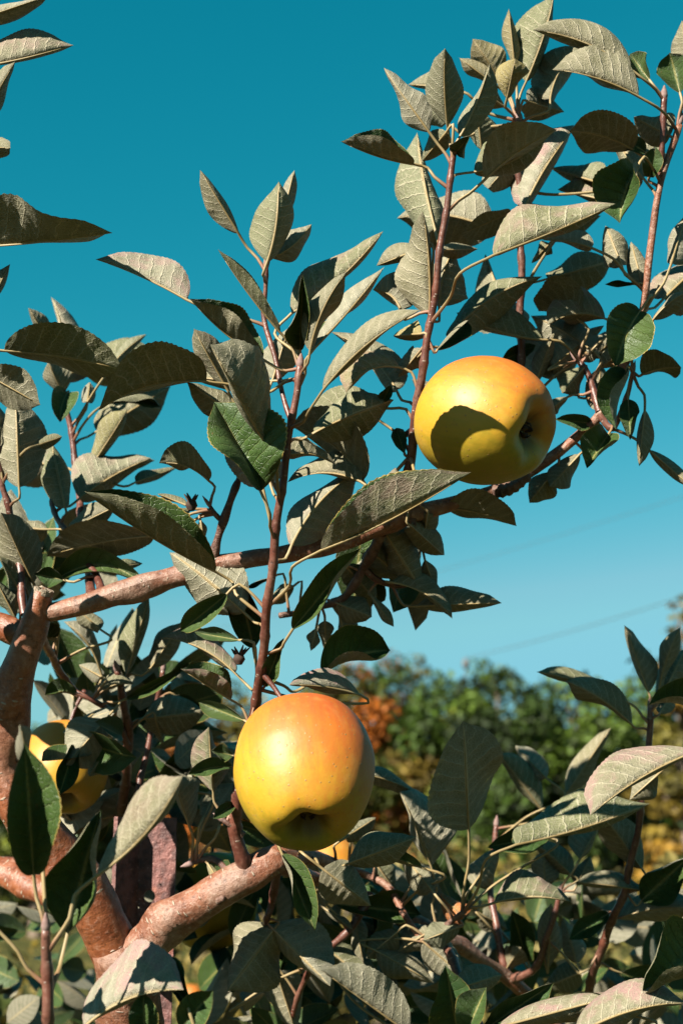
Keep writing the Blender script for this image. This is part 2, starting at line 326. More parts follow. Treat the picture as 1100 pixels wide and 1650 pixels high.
# ------------------------------------------------------------------ apples
def apple_skin(name, bdir, amount, green):
    m = NT(name); ob = m.coord('Object')
    dt = m.n('VectorMath', operation='DOT_PRODUCT', ); m.t.links.new(ob, dt.inputs[0]); dt.inputs[1].default_value = tuple(Vector(bdir).normalized()/.042)
    n1 = m.noise(ob, 28., 3); mp = m.n('Mapping', {'Scale': (330., 330., 26.)}); m.t.links.new(ob, mp.inputs[0]); st = m.noise(mp.outputs[0], 1., 3)
    t = m.math('ADD', dt.outputs['Value'], m.math('ADD', m.math('MULTIPLY_ADD', n1, 1.0, -.5), m.math('MULTIPLY_ADD', st, .75, -.37)))
    c = m.mix(m.ramp(t, -.95, -.05), green, (.2965, .1709, .0111))
    c = m.mix(m.ramp(t, -.45, .70, 0, amount), c, (.2965, .0803, .0111))
    c = m.mix(m.ramp(t, .5, 1.4, 0, amount*.75), c, (.2445, .0358, .0127))
    vo = m.n('TexVoronoi', {'Scale': 330., 'Randomness': 1.}); m.t.links.new(ob, vo.inputs['Vector']); wn = m.n('TexWhiteNoise'); m.t.links.new(vo.outputs['Position'], wn.inputs['Vector'])
    sp = m.math('MULTIPLY', m.ramp(vo.outputs['Distance'], .24, .10), m.math('GREATER_THAN', wn.outputs[0], .40))
    c = m.mix(m.math('MULTIPLY', sp, .95), c, (.1852, .1027, .0317))
    vo3 = m.n('TexVoronoi', {'Scale': 62., 'Randomness': 1.}); m.t.links.new(ob, vo3.inputs['Vector']); wn3 = m.n('TexWhiteNoise'); m.t.links.new(vo3.outputs['Position'], wn3.inputs['Vector'])
    c = m.mix(m.math('MULTIPLY', m.ramp(vo3.outputs['Distance'], .09, .04), m.math('GREATER_THAN', wn3.outputs[0], .86)), c, (.037, .0172, .0063))
    c = m.mix(m.ramp(m.noise(ob, 130., 5, .7), .60, .72, 0, .30), c, (.1532, .0828, .0176))
    c = m.mix(m.ramp(m.noise(ob, 60., 4, .6), .50, .72, 0, .22), c, (.3447, .2339, .0617))
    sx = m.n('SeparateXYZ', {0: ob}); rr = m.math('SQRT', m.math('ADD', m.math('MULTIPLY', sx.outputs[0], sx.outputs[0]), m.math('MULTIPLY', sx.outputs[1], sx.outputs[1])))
    basin_shade = m.math('MULTIPLY', m.ramp(m.math('ADD', rr, m.math('MULTIPLY', n1, .004)), .0165, .008), m.math('LESS_THAN', sx.outputs[2], 0.))  # shade inside the calyx basin, painted into the skin as russet brown
    c = m.mix(m.math('MULTIPLY', basin_shade, .8), c, (.0335, .0215, .007))
    m.set(m.p.inputs['Subsurface Weight'], .05); m.set(m.p.inputs['Subsurface Radius'], (.0022, .0009, .0003)); m.set(m.p.inputs['Subsurface Scale'], 1.)
    m.bump(m.math('ADD', m.noise(ob, 90., 3), m.math('MULTIPLY', sp, .25)), .0006, .5)
    return m.done(c, m.math('MULTIPLY_ADD', n1, .16, .42), .30)
PROF = [(0, .30), (.04, .31), (.09, .345), (.15, .395), (.21, .43), (.28, .437), (.355, .395), (.42, .315), (.47, .195), (.495, .05), (.495, -.09), (.47, -.22), (.425, -.33), (.365, -.42), (.30, -.468), (.24, -.478), (.185, -.455), (.14, -.405), (.10, -.345), (.055, -.31), (0, -.30)]
def apple(label, loc, calyx, diam, tall, bdir, amount, rs, stem_to=None, green=(.165, .125, .008), taper=.0, bs=1., name='apple', n=56):
    g = np.random.default_rng(rs); root = prop(link(name, None, None, loc), label, 'apple', None)
    P, _ = catmull([(a, 0, b) for a, b in PROF], [1]*len(PROF), .02); prof = np.vstack([P[:, [0, 2]]]); V = []; F = []; ph = g.uniform(0, 6.28, 4)
    zq = Vector(calyx).normalized().to_track_quat('-Z', 'Y'); Mi = zq.to_matrix().inverted()
    lb = Mi @ Vector(bdir)
    for r_, z_ in prof:
        if z_ < -.2 and r_ < .26: z_ = -.475+(z_+.475)*bs
        for k in range(n):
            a = 2*math.pi*k/n; low = max(0, -z_-.18)/.32
            m_ = 1+.028*low*math.cos(5*a+ph[0])+.025*math.cos(2*a+ph[1])+.018*math.cos(3*a+ph[2])+.012*math.sin(a*2+z_*6+ph[3])
            m_ *= 1-taper*max(0, -z_)
            V.append((r_*m_*math.cos(a)*diam, r_*m_*math.sin(a)*diam, (z_*tall+.02*math.cos(a+ph[2])*r_*2+.012*low*math.cos(5*a+ph[0]))*diam))
    for i in range(len(prof)-1):
        for k in range(n): a = i*n+k; b = i*n+(k+1) % n; F.append((a, a+n, b+n, b))
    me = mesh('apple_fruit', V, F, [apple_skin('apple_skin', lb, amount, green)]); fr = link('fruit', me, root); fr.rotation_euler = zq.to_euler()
    # calyx: five dried sepals in the basin
    V = []; F = []
    for k in range(5):
        a = 2*math.pi*k/5+.3; i = len(V); ca, sa = math.cos(a), math.sin(a)
        for s_, wd, dz in ((.012, .03, 0), (.045, .028, -.02), (.052, .016, -.06), (.030, .003, -.09)):
            for e in (-1, 1): V.append(((ca*s_-sa*wd*e)*diam, (sa*s_+ca*wd*e)*diam, ((-.475+.175*bs)*tall+.01+dz*.75)*diam))
        for q in range(3): F.append((i+2*q, i+2*q+1, i+2*q+3, i+2*q+2))
    o = link('calyx', mesh('calyx', V, F, [DRY]), root); o.rotation_euler = zq.to_euler(); so_ = o.modifiers.new('thickness', 'SOLIDIFY'); so_.thickness = .0006
    if stem_to is not None:
        ax = -Vector(calyx).normalized(); a = ax*(.28*tall*diam); b = Vector(stem_to)-Vector(loc); mid = a.lerp(b, .5)+ax*.006
        P, R = catmull([a, mid, b], [.0014, .0013, .0019], .003); V, F, U = sweep(P, R, 8); link('stem', mesh('stem', V, F, [BARK['shoot']], uv=U), root)
    return root
apple('ripe yellow and orange apple hanging lower left of the picture centre', (-.0205, .785, 1.551), (.10, -.47, -.78), .0765, 1.03, (.35, -.25, .85), .95, 3, stem_to=(-.046, .808, 1.608), taper=.22, bs=.85)
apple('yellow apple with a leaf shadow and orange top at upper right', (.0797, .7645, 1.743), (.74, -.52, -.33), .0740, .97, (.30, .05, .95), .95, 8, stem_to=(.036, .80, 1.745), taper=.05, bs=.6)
apple('half shaded yellow apple behind the leaves by the left limb', (-.190, .985, 1.567), (.1, -.45, -.85), .060, 1.0, (-.1, -.2, .9), .55, 12, stem_to=(-.18, 1.0, 1.62))
apple('olive yellow apple hidden in shade behind the lower branch', (-.101, 1.16, 1.475), (.1, -.3, -.9), .07, 1.0, (0, 0, 1), .3, 14, stem_to=(-.10, 1.15, 1.55), n=40)
apple('out of focus yellow apple peeking under the lower right limb', (-.008, 1.44, 1.497), (.1, -.3, -.9), .06, 1.0, (0, -.5, .8), .6, 15, n=32)
for lab, lc in (('blurred bright orange apple below the branch end', (-.066, 5.0, 1.285)), ('blurred yellow apple near the bottom left of centre', (-.50, 5.0, 1.075)), ('blurred yellow apple at the bottom below the veined leaf', (.215, 4.74, 1.06)), ('blurred small orange apple left of the lower apple', (-.255, 4.9, 1.64))):
    apple(lab, lc, (.1, -.3, -.9), .085, 1.0, (0, -.5, .8), .7, int(lc[2]*1000), n=28)
# ------------------------------------------------------------------ the apple tree: wood (tenths of a millimetre from the trunk base: x, y, z, radius)
ORG = np.array([-.125, .96, 0.])
BRANCHES = [
('trunk',0,[(200,400,-600,450),(200,300,500,360),(130,200,5000,300),(50,50,10000,255),(-10,-150,12500,210),(-41,-410,14103,182),(-71,-536,14401,177),(-108,-620,14532,150)]),
('limb',0,[(-36,-426,14248,152),(-198,-631,14658,154),(-394,-738,15005,143),(-634,-917,15311,134),(-760,-985,15581,130),(-719,-1120,15917,111),(-634,-1246,16214,99),(-561,-1294,16410,88),(-509,-1336,16577,64)]),
('limb',0,[(-623,-1218,16311,74),(-734,-1182,16373,89),(-964,-1097,16443,83),(-1294,-1021,16552,76),(-1931,-796,16892,63)]),
('branch',1,[(-543,-1283,16449,51),(-422,-1288,16467,62),(-220,-1299,16513,66),(56,-1323,16609,64),(515,-1355,16734,59),(809,-1366,16780,55),(1176,-1362,16845,52),(1434,-1376,16944,55),(1620,-1367,17034,59),(1769,-1355,17067,46),(1922,-1316,17115,43),(2194,-1239,17221,40),(2465,-1229,17388,36),(2674,-1269,17547,32),(2820,-1354,17682,30),(2959,-1525,17955,26),(3049,-1640,18208,24),(3123,-1843,18815,22),(3167,-1896,19030,20),(3245,-1959,19280,17)]),
('branch',0,[(-79,-465,14324,137),(54,-595,14512,124),(205,-701,14650,119),(490,-802,14850,111),(694,-829,14958,108),(860,-829,15041,93),(1058,-544,15054,46),(1331,-10,14978,28),(1554,16,14875,24),(1669,-89,14676,22),(1806,-101,14516,20),(1933,-122,14601,24),(2012,-149,14709,20)]),
('branch',0,[(840,-796,15030,60),(1069,-100,14927,44),(1464,555,14777,43),(1891,607,14570,51),(2452,1110,14207,49),(2991,1536,13739,41)]),
('limb',0,[(21,-379,14390,77),(-491,257,14736,91),(-845,537,14852,94),(-1150,712,14976,92),(-1599,884,15114,89)]),
('shoot',1,[(710,-844,14933,41),(653,-910,15076,44),(627,-1019,15307,38),(699,-1218,15690,33),(773,-1443,15971,27),(824,-1681,16309,26),(871,-1872,16660,25),(914,-2004,16982,23),(971,-2143,17333,20),(1025,-2225,17663,20)]),
('shoot',1,[(976,-2095,17348,14),(894,-2028,17697,14),(819,-2001,18006,15),(815,-2044,18177,13),(819,-2080,18321,12)]),
('shoot',1,[(1627,-1369,17041,37),(1634,-1595,17201,29),(1672,-1760,17452,27),(1698,-1868,17679,25),(1759,-2007,18026,21),(1844,-2210,18635,19),(1872,-2252,18805,18),(1886,-2278,18907,18)]),
('shoot',1,[(2367,-1233,17320,30),(2356,-1187,17632,27),(2362,-1223,17984,25),(2366,-1363,18546,23),(2362,-1475,18996,21),(2339,-1550,19296,21),(2343,-1601,19502,23)]),
('shoot',1,[(3145,-1884,18983,18),(3141,-1986,19184,16),(3156,-2041,19404,20)]),
('twig',1,[(2820,-1354,17682,26),(2799,-1328,17786,23),(2758,-1318,17950,19),(2709,-1289,18042,15)]),
('twig',1,[(2813,-1350,17668,23),(2882,-1378,17572,19),(2966,-1471,17738,15),(2986,-1554,17866,13)]),
('shoot',1,[(-1256,-1025,16571,34),(-1078,-1472,17121,29),(-986,-1925,18112,25),(-994,-2275,19103,21),(-1030,-2497,19995,18)]),
('shoot',1,[(-234,-1224,16542,30),(-378,-698,16913,28),(-518,-310,17424,25),(-553,-259,17630,23),(-596,-266,17867,21),(-674,-287,18155,19),(-734,-332,18338,17)]),
('shoot',1,[(-664,-1106,16480,26),(-747,-992,16849,23),(-804,-1066,17148,21),(-850,-1101,17289,19),(-870,-1163,17535,15)]),
('shoot',1,[(-159,-1227,16552,26),(-286,-973,16775,23),(-447,-825,17006,20),(-557,-756,17144,18),(-613,-683,17265,16)]),
('spur',1,[(497,-1351,16720,29),(502,-1389,16790,26),(526,-1434,16885,27),(571,-1484,17005,24),(608,-1510,17111,24),(643,-1513,17205,18),(675,-1514,17292,15)]),
('spur',1,[(548,-1456,16974,15),(506,-1486,17012,15),(478,-1507,17055,13)]),
('spur',1,[(1637,-1395,17019,37),(1639,-1461,17078,29),(1681,-1495,17134,22),(1745,-1485,17174,18)]),
('spur',0,[(1491,-1323,16938,33),(1445,-1201,16862,36),(1383,-1076,16773,30),(1319,-999,16672,29),(1231,-929,16596,25),(1018,-863,16541,21),(866,-906,16507,19)]),
('twig',0,[(1383,-1076,16773,23),(1479,-1008,16709,19),(1596,-950,16682,15),(1672,-955,16700,13)]),
('shoot',1,[(-67,-431,14394,38),(-377,1063,14810,40),(-286,604,15408,35),(-179,34,15834,29),(-202,-196,16140,25),(-227,-276,16252,20)]),
('shoot',1,[(-179,44,15794,25),(-268,-157,15981,21),(-373,-279,16057,18),(-487,-292,16108,16)]),
('shoot',0,[(-567,-1186,16391,30),(-596,-545,16296,24),(-555,-206,16180,21),(-493,-188,16108,16)]),
('shoot',1,[(-154,175,15268,25),(-104,237,15642,21),(-33,245,16022,19),(18,173,16313,17)]),
('spur',1,[(686,-826,14944,30),(620,-717,14921,26),(483,-591,15035,23),(386,-541,15042,21),(325,-536,15020,19)]),
('spur',1,[(669,-968,15183,22),(598,-1002,15236,18),(554,-1009,15265,15)]),
('shoot',1,[(-17,-156,13496,54),(-42,-1689,13861,39),(-21,-2799,14177,28),(-22,-3044,14334,24),(-35,-3093,14528,26),(-35,-3121,14641,22),(-32,-3144,14733,19)]),
('shoot',0,[(-42,-1689,13861,29),(-17,-2566,14068,23),(59,-2679,14109,20),(98,-2586,14152,17)]),
('shoot',1,[(2991,1536,13739,37),(3013,889,14265,31),(3100,483,14657,28),(3169,323,14884,25),(3236,114,15307,23),(3281,24,15669,21),(3314,-36,15911,21),(3310,-66,16031,17)]),
('shoot',1,[(2991,1536,13739,41),(3253,21,13614,31),(3275,-1183,14310,24),(3292,-1558,14988,20),(3199,-1832,15673,17)]),
('spur',0,[(1806,-101,14516,24),(1918,-236,14643,20),(1984,-301,14698,20),(2019,-360,14730,16)]),
('shoot',1,[(2452,1110,14207,31),(2374,1128,14548,27),(2350,1248,14895,23),(2406,1250,15298,19)]),
('shoot',1,[(2452,1110,14207,31),(2603,879,14307,26),(2697,711,14566,22),(2762,649,14817,17)]),
('shoot',1,[(1453,28,14828,32),(1290,-18,14596,24),(1047,145,14356,20),(918,435,14020,17)]),
('shoot',1,[(858,-796,15030,30),(828,-481,14800,23),(789,-453,14688,19),(739,-226,14605,16)]),
('shoot',0,[(1918,-198,14491,31),(2020,-745,14205,26),(2067,-1319,14030,20),(2145,-1508,13959,17)]),
('shoot',1,[(-1294,-1021,16552,27),(-1194,-1774,16681,21),(-1220,-2181,16867,17),(-1237,-2306,16954,13)])  # unseen shoot left of the frame, added to shade the bottom centre
]
# leaves: wood index, petiole start, petiole bend, blade base, midrib control, tip (tenths of a millimetre), facing (hundredths), half width,
# left and right blade angle, edge curl (degrees), side turned to the facing (0 underside, 1 top), pink blush, yellowing (hundredths)
LEAVES = [
(14,(-1015,-2402,19613),(),(-900,-2412,19652),(-659,-2450,19718),(-411,-2522,19761),(22,-81,-54),154,67,45,63,0,0,0),
(14,(-1001,-2315,19265),(),(-848,-2353,19415),(-543,-2389,19435),(-275,-2339,19578),(21,-83,-52),238,35,84,42,0,50,0),
(14,(-994,-2237,18995),(),(-825,-2262,19096),(-714,-2319,19266),(-589,-2429,19403),(23,-84,-49),129,48,58,27,0,0,0),
(14,(-992,-2186,18853),(),(-868,-2221,18991),(-724,-2325,18931),(-587,-2419,18876),(23,-86,-46),93,35,35,47,0,0,0),
(14,(-988,-1978,18264),(),(-883,-2027,18459),(-434,-2163,18412),(-17,-2254,18450),(20,-89,-41),322,-42,86,5,0,0,0),
(14,(-1003,-1841,17930),(),(-832,-1872,18057),(-745,-1923,18227),(-680,-1888,18436),(23,-90,-38),126,35,73,49,0,0,0),
(15,(-718,-320,18288),(),(-757,-373,18501),(-810,-496,18582),(-878,-546,18691),(21,-91,-36),103,65,35,31,0,0,0),
(14,(-1018,-1770,17776),(),(-661,-1992,17839),(-297,-2050,17798),(40,-2031,17706),(19,-92,-34),249,-42,69,5,0,0,0),
(14,(-1033,-1693,17609),(),(-798,-1932,17738),(-611,-1987,17618),(-444,-1967,17524),(23,-92,-32),157,-42,47,5,0,0,0),
(15,(-614,-271,17930),(-535,-289,18006),(-326,-371,18333),(-240,-266,18525),(-93,-204,18642),(15,-93,-35),103,57,57,35,0,0,0),
(15,(-656,-282,18088),(),(-661,-297,18150),(-693,-428,18224),(-743,-472,18328),(20,-93,-33),146,52,35,25,0,0,0),
(15,(-656,-282,18088),(),(-633,-301,18165),(-658,-426,18022),(-647,-434,17904),(19,-93,-31),140,-35,-35,52,1,0,0),
(15,(-597,-266,17868),(),(-490,-322,18092),(-499,-233,18207),(-500,-186,18309),(17,-93,-32),78,40,35,43,0,0,0),
(7,(883,-1909,16750),(712,-2036,17468),(493,-2028,17644),(184,-2166,17614),(-59,-2277,17394),(13,-94,-32),310,89,-42,-7,0,0,0),
(7,(914,-2003,16981),(679,-2011,17424),(595,-1961,17638),(513,-2050,17771),(435,-2167,17891),(9,-93,-34),142,45,35,59,0,30,0),
(7,(910,-1989,16947),(),(658,-1867,17490),(519,-1925,17572),(376,-1939,17668),(9,-94,-32),147,35,48,47,0,0,0),
(15,(-528,-295,17484),(),(-458,-325,17602),(-309,-479,17767),(-176,-553,17954),(16,-94,-29),194,35,63,64,0,0,40),
(15,(-588,-265,17818),(),(-361,-329,18074),(-192,-177,18265),(-24,-18,18153),(14,-94,-31),127,-85,-35,63,1,0,0),
(15,(-544,-273,17574),(),(-435,-282,17614),(-233,-166,17712),(-19,-20,17755),(15,-95,-27),134,51,54,56,0,0,0),
(15,(-541,-277,17557),(),(-142,-272,17537),(-33,-110,17631),(86,13,17717),(13,-96,-27),92,35,50,60,0,50,0),
(19,(478,-1507,17055),(),(472,-1543,17198),(354,-1621,17302),(177,-1569,17298),(11,-96,-27),170,88,-42,-3,0,0,0),
(17,(-540,-766,17123),(),(-512,-791,17224),(-575,-755,17452),(-649,-670,17700),(20,-95,-26),188,35,52,63,0,0,0),
(16,(-806,-1067,17152),(),(-719,-1195,17250),(-734,-1252,17546),(-762,-1256,17862),(22,-93,-28),258,50,35,30,0,0,0),
(16,(-824,-1081,17207),(),(-862,-1132,17412),(-916,-1145,17650),(-967,-1176,17884),(24,-93,-29),189,55,35,66,0,0,0),
(16,(-851,-1101,17290),(),(-611,-1162,17534),(-559,-1101,17578),(-490,-1113,17600),(20,-94,-28),62,35,35,45,0,0,0),
(16,(-856,-1118,17357),(),(-960,-1220,17764),(-938,-1160,17891),(-916,-1099,18021),(24,-92,-31),134,35,35,58,0,0,0),
(7,(829,-1702,16347),(596,-1699,16541),(534,-1669,16628),(162,-1917,16766),(-163,-2076,16995),(13,-96,-23),224,180,-56,27,0,0,0),
(16,(-755,-1003,16894),(),(-653,-955,16700),(-735,-1081,16893),(-804,-1253,17070),(22,-95,-21),200,48,35,28,0,0,0),
(16,(-717,-1032,16717),(),(-654,-987,16536),(-746,-1054,16688),(-836,-1128,16838),(22,-96,-19),135,56,35,57,0,0,0),
(16,(-697,-1059,16627),(),(-737,-1021,16474),(-786,-1113,16582),(-856,-1117,16705),(23,-96,-18),104,35,35,59,0,0,0),
(17,(-260,-1023,16730),(),(-452,-1018,16709),(-550,-994,16734),(-630,-1047,16743),(20,-96,-19),104,-35,-35,59,1,0,0),
(25,(-590,-492,16279),(-544,-706,16517),(-522,-914,16730),(-220,-977,16931),(33,-904,16677),(17,-97,-19),161,-37,-60,54,1,0,0),
(19,(506,-1486,17012),(),(112,-1259,16931),(-234,-1087,16950),(-585,-856,16896),(17,-96,-22),204,61,-42,-6,0,0,0),
(17,(-343,-920,16857),(),(-218,-906,16803),(-123,-709,16863),(-13,-583,16909),(15,-97,-20),74,38,38,50,0,0,0),
(17,(-449,-823,17009),(),(-189,-871,17204),(-343,-908,17114),(-515,-846,17047),(18,-96,-23),116,35,35,34,0,0,0),
(19,(491,-1497,17034),(),(279,-1484,16985),(317,-1404,17037),(351,-1277,17102),(11,-96,-24),67,35,44,57,0,0,0),
(19,(501,-1490,17020),(),(347,-1499,17058),(256,-1483,17098),(166,-1480,17135),(12,-96,-25),55,72,37,55,0,0,0),
(19,(506,-1486,17012),(),(422,-1477,16976),(436,-1491,16912),(444,-1443,16862),(10,-97,-23),45,35,35,43,0,0,30),
(7,(788,-1512,16069),(),(729,-1248,16254),(688,-1330,16485),(587,-1346,16711),(7,-98,-18),170,-35,-45,64,1,0,0),
(7,(835,-1725,16389),(),(609,-1748,16484),(484,-1729,16383),(345,-1593,16302),(10,-98,-17),108,-42,-35,46,1,0,0),
(23,(-211,-225,16180),(),(-165,-238,16232),(-89,-316,16478),(-16,-368,16727),(14,-98,-16),174,35,61,58,0,0,0),
(23,(-211,-225,16180),(-108,-242,16250),(-1,-248,16276),(97,-249,16428),(190,-199,16591),(12,-98,-15),151,35,41,50,0,30,0),
(24,(-371,-277,16055),(),(-333,-329,16265),(-378,-438,16449),(-558,-473,16540),(18,-97,-15),127,78,35,59,0,0,0),
(25,(-586,-456,16266),(),(-309,-511,16488),(-393,-468,16563),(-464,-500,16626),(17,-97,-17),110,35,40,64,0,0,0),
(25,(-596,-570,16300),(),(-594,-596,16402),(-657,-803,16440),(-756,-905,16412),(21,-97,-15),139,-71,-35,59,1,0,0),
(7,(760,-1402,15921),(),(617,-1142,16119),(416,-1107,16320),(133,-1048,16353),(10,-98,-14),169,84,35,54,0,90,0),
(7,(723,-1288,15779),(),(608,-1329,15940),(470,-1394,16018),(339,-1496,16090),(9,-99,-12),140,166,-55,17,0,80,0),
(7,(773,-1440,15968),(),(665,-1513,16259),(536,-1419,16295),(404,-1331,16331),(9,-98,-16),81,-52,-35,56,1,0,0),
(24,(-331,-230,16026),(),(-147,-340,16057),(102,-461,16132),(290,-484,16293),(13,-98,-13),81,-56,-56,29,1,0,0),
(24,(-381,-280,16060),(),(-333,-288,16093),(-228,-345,16180),(-102,-296,16156),(15,-98,-12),120,35,77,52,0,0,0),
(24,(-465,-289,16098),(),(-480,-285,16081),(-574,-325,16133),(-676,-313,16085),(19,-97,-11),112,-80,-35,32,1,0,0),
(23,(-183,-4,15885),(),(-69,-22,15961),(138,-21,15984),(339,37,16014),(11,-99,-10),202,35,40,30,0,0,0),
(23,(-182,7,15871),(),(6,-14,15954),(22,75,15879),(36,191,15805),(13,-99,-9),124,51,35,39,0,0,0),
(26,(-18,224,16107),(),(108,215,16142),(191,243,16102),(268,344,16069),(11,-99,-11),68,-35,-35,62,1,0,0),
(24,(-375,-279,16057),(),(-324,-316,16207),(-410,-262,16254),(-509,-144,16311),(17,-98,-13),84,35,35,40,0,0,0),
(28,(554,-1009,15265),(),(494,-1050,15431),(482,-1122,15614),(466,-1147,15801),(9,-99,-7),163,35,54,24,0,70,0),
(7,(1020,-2218,17633),(),(913,-2270,17843),(728,-2389,18023),(585,-2503,18231),(6,-92,-39),105,129,-55,10,0,0,0),
(7,(1003,-2191,17527),(1067,-2224,17657),(1107,-2251,17765),(1318,-2170,18020),(1496,-2139,18297),(-1,-93,-38),172,49,88,40,0,0,0),
(7,(1013,-2206,17585),(),(1080,-2340,17708),(1125,-2461,17916),(1279,-2526,18090),(1,-93,-37),117,35,53,28,0,0,0),
(7,(1016,-2212,17608),(995,-2109,17818),(968,-2015,18059),(1280,-2023,18250),(1487,-2125,18523),(0,-92,-40),261,35,86,65,0,40,0),
(7,(1020,-2218,17633),(),(1021,-2153,17786),(1031,-2321,17938),(1043,-2542,18059),(3,-93,-37),139,-57,-66,22,1,0,0),
(7,(1015,-2209,17599),(),(866,-2019,17664),(910,-2005,17829),(954,-1994,17996),(4,-94,-35),138,35,35,28,0,0,0),
(7,(971,-2143,17334),(1071,-2298,17335),(1152,-2478,17437),(1360,-2702,17645),(1659,-2852,17742),(-2,-94,-35),137,35,78,41,0,0,0),
(9,(1693,-1845,17631),(1668,-1867,17717),(1577,-1883,17780),(1391,-1911,17805),(1287,-1964,17622),(-2,-94,-33),189,92,35,39,0,100,40),
(9,(1652,-1671,17317),(),(1461,-1530,17581),(1271,-1547,17715),(1065,-1505,17615),(0,-95,-31),191,74,35,33,0,0,0),
(8,(818,-2072,18289),(),(665,-2124,18498),(560,-2231,18644),(454,-2304,18805),(8,-89,-44),121,35,66,36,0,0,0),
(8,(817,-2058,18233),(),(839,-2271,18260),(918,-2355,18467),(894,-2384,18712),(5,-90,-43),221,35,54,43,0,0,0),
(8,(818,-2071,18283),(),(915,-2059,18652),(948,-2057,18803),(980,-2026,18970),(4,-89,-45),83,52,44,35,0,0,0),
(8,(817,-2065,18259),(),(852,-2091,18364),(1015,-2138,18410),(1088,-2099,18599),(3,-91,-42),141,35,50,45,0,0,0),
(8,(824,-2003,17983),(688,-2015,18031),(367,-2040,18131),(112,-1995,18303),(-168,-1970,18408),(14,-91,-39),228,98,35,33,0,60,0),
(7,(1024,-2222,17652),(919,-2218,17633),(820,-2234,17699),(588,-2290,17818),(430,-2435,17979),(8,-93,-36),166,171,-50,9,0,0,0),
(9,(1765,-2020,18068),(),(1669,-2011,18442),(1560,-1904,18443),(1448,-1806,18438),(-4,-91,-41),123,57,35,49,0,0,0),
(9,(1765,-2020,18067),(),(1591,-1929,18114),(1550,-1908,18241),(1431,-1892,18252),(-3,-92,-38),223,75,35,35,0,0,0),
(9,(1726,-1932,17840),(),(1705,-1961,17954),(1608,-1853,17989),(1511,-1688,18047),(-4,-93,-36),112,59,35,45,0,0,100),
(9,(1723,-1924,17819),(),(1707,-1937,17870),(1641,-1861,17811),(1572,-1813,17741),(-5,-94,-34),84,35,35,48,0,0,0),
(9,(1673,-1765,17461),(1604,-1797,17591),(1490,-1801,17608),(1511,-1853,17638),(1532,-1877,17676),(-3,-95,-32),60,-35,-40,62,1,0,0),
(7,(910,-1991,16950),(898,-2120,17057),(859,-2253,17176),(732,-2608,17332),(606,-2848,17509),(7,-95,-31),370,87,35,56,0,0,0),
(7,(883,-1909,16750),(849,-2033,16834),(814,-2169,16967),(686,-2214,17207),(560,-2281,17440),(7,-96,-29),321,-81,-35,-30,1,0,0),
(9,(1757,-2002,18015),(),(1749,-2010,18048),(1764,-2101,18331),(1706,-2248,18580),(-6,-91,-40),257,35,85,39,0,0,0),
(9,(1752,-1992,17989),(),(1819,-1832,18176),(1819,-1860,18386),(1942,-1805,18596),(-7,-91,-40),251,69,35,35,0,0,0),
(9,(1809,-2127,18388),(),(1839,-2036,18436),(1945,-1892,18505),(2050,-1792,18555),(-8,-91,-41),83,45,35,53,0,0,0),
(9,(1741,-1965,17923),(),(1794,-1949,17859),(1891,-1867,17982),(1988,-1820,18094),(-8,-93,-36),128,-73,-35,62,1,0,0),
(9,(1709,-1893,17740),(),(1700,-1918,17840),(1636,-1817,17824),(1570,-1706,17810),(-5,-94,-34),98,35,35,44,0,0,0),
(9,(1755,-1997,18002),(1896,-2186,18140),(2083,-2369,18254),(2433,-2367,18392),(2772,-2371,18563),(-15,-89,-42),299,35,82,58,0,55,0),
(3,(3064,-1680,18328),(2900,-1716,18473),(2738,-1744,18585),(2611,-1654,18684),(2466,-1589,18704),(-15,-90,-41),129,72,35,57,0,0,0),
(3,(3063,-1677,18319),(),(2919,-1718,18485),(2886,-1664,18652),(2846,-1632,18811),(-18,-89,-41),154,35,43,65,0,0,0),
(3,(3064,-1682,18335),(),(3043,-1691,18370),(3018,-1675,18526),(3016,-1558,18730),(-20,-90,-40),115,35,35,59,0,0,0),
(3,(3052,-1649,18236),(),(2995,-1684,18378),(2916,-1656,18389),(2823,-1694,18372),(-19,-90,-39),50,-56,-50,53,1,0,0),
(12,(2725,-1298,18013),(),(2479,-1428,18121),(2208,-1458,18133),(1960,-1571,18215),(-11,-93,-36),216,81,35,29,0,0,0),
(12,(2709,-1289,18042),(),(2720,-1348,18280),(2619,-1325,18403),(2494,-1181,18406),(-15,-92,-37),240,75,-42,1,0,0,0),
(12,(2725,-1298,18012),(),(2877,-1366,18282),(2680,-1437,18335),(2511,-1421,18221),(-16,-92,-36),221,74,35,25,0,60,0),
(12,(2716,-1293,18030),(),(2558,-1286,18005),(2737,-1207,18169),(2915,-1154,18326),(-16,-92,-35),183,35,47,61,0,0,0),
(12,(2709,-1289,18042),(),(2447,-1253,17898),(2500,-1335,18037),(2561,-1363,18195),(-14,-93,-34),105,35,54,48,0,30,0),
(3,(2980,-1552,18014),(),(2979,-1888,18125),(2860,-1903,17958),(2816,-1869,17779),(-20,-92,-35),208,-35,-43,24,1,0,0),
(13,(2986,-1554,17866),(),(2929,-1651,17841),(2834,-1715,17638),(2829,-1782,17425),(-19,-93,-31),185,-83,-35,44,1,0,0),
(13,(2890,-1386,17587),(),(2842,-1469,17506),(2750,-1533,17365),(2658,-1601,17226),(-18,-94,-28),172,-66,-35,34,1,0,0),
(13,(2986,-1554,17866),(),(3042,-1551,17852),(3143,-1606,17887),(3248,-1675,17853),(-22,-92,-33),167,-42,73,-1,0,0,0),
(12,(2761,-1318,17941),(),(2743,-1328,17981),(2667,-1355,17888),(2599,-1338,17810),(-16,-93,-33),129,35,35,54,0,0,0),
(12,(2803,-1333,17767),(),(2816,-1318,17705),(2835,-1294,17873),(2853,-1280,18039),(-18,-93,-32),120,35,44,26,0,0,0),
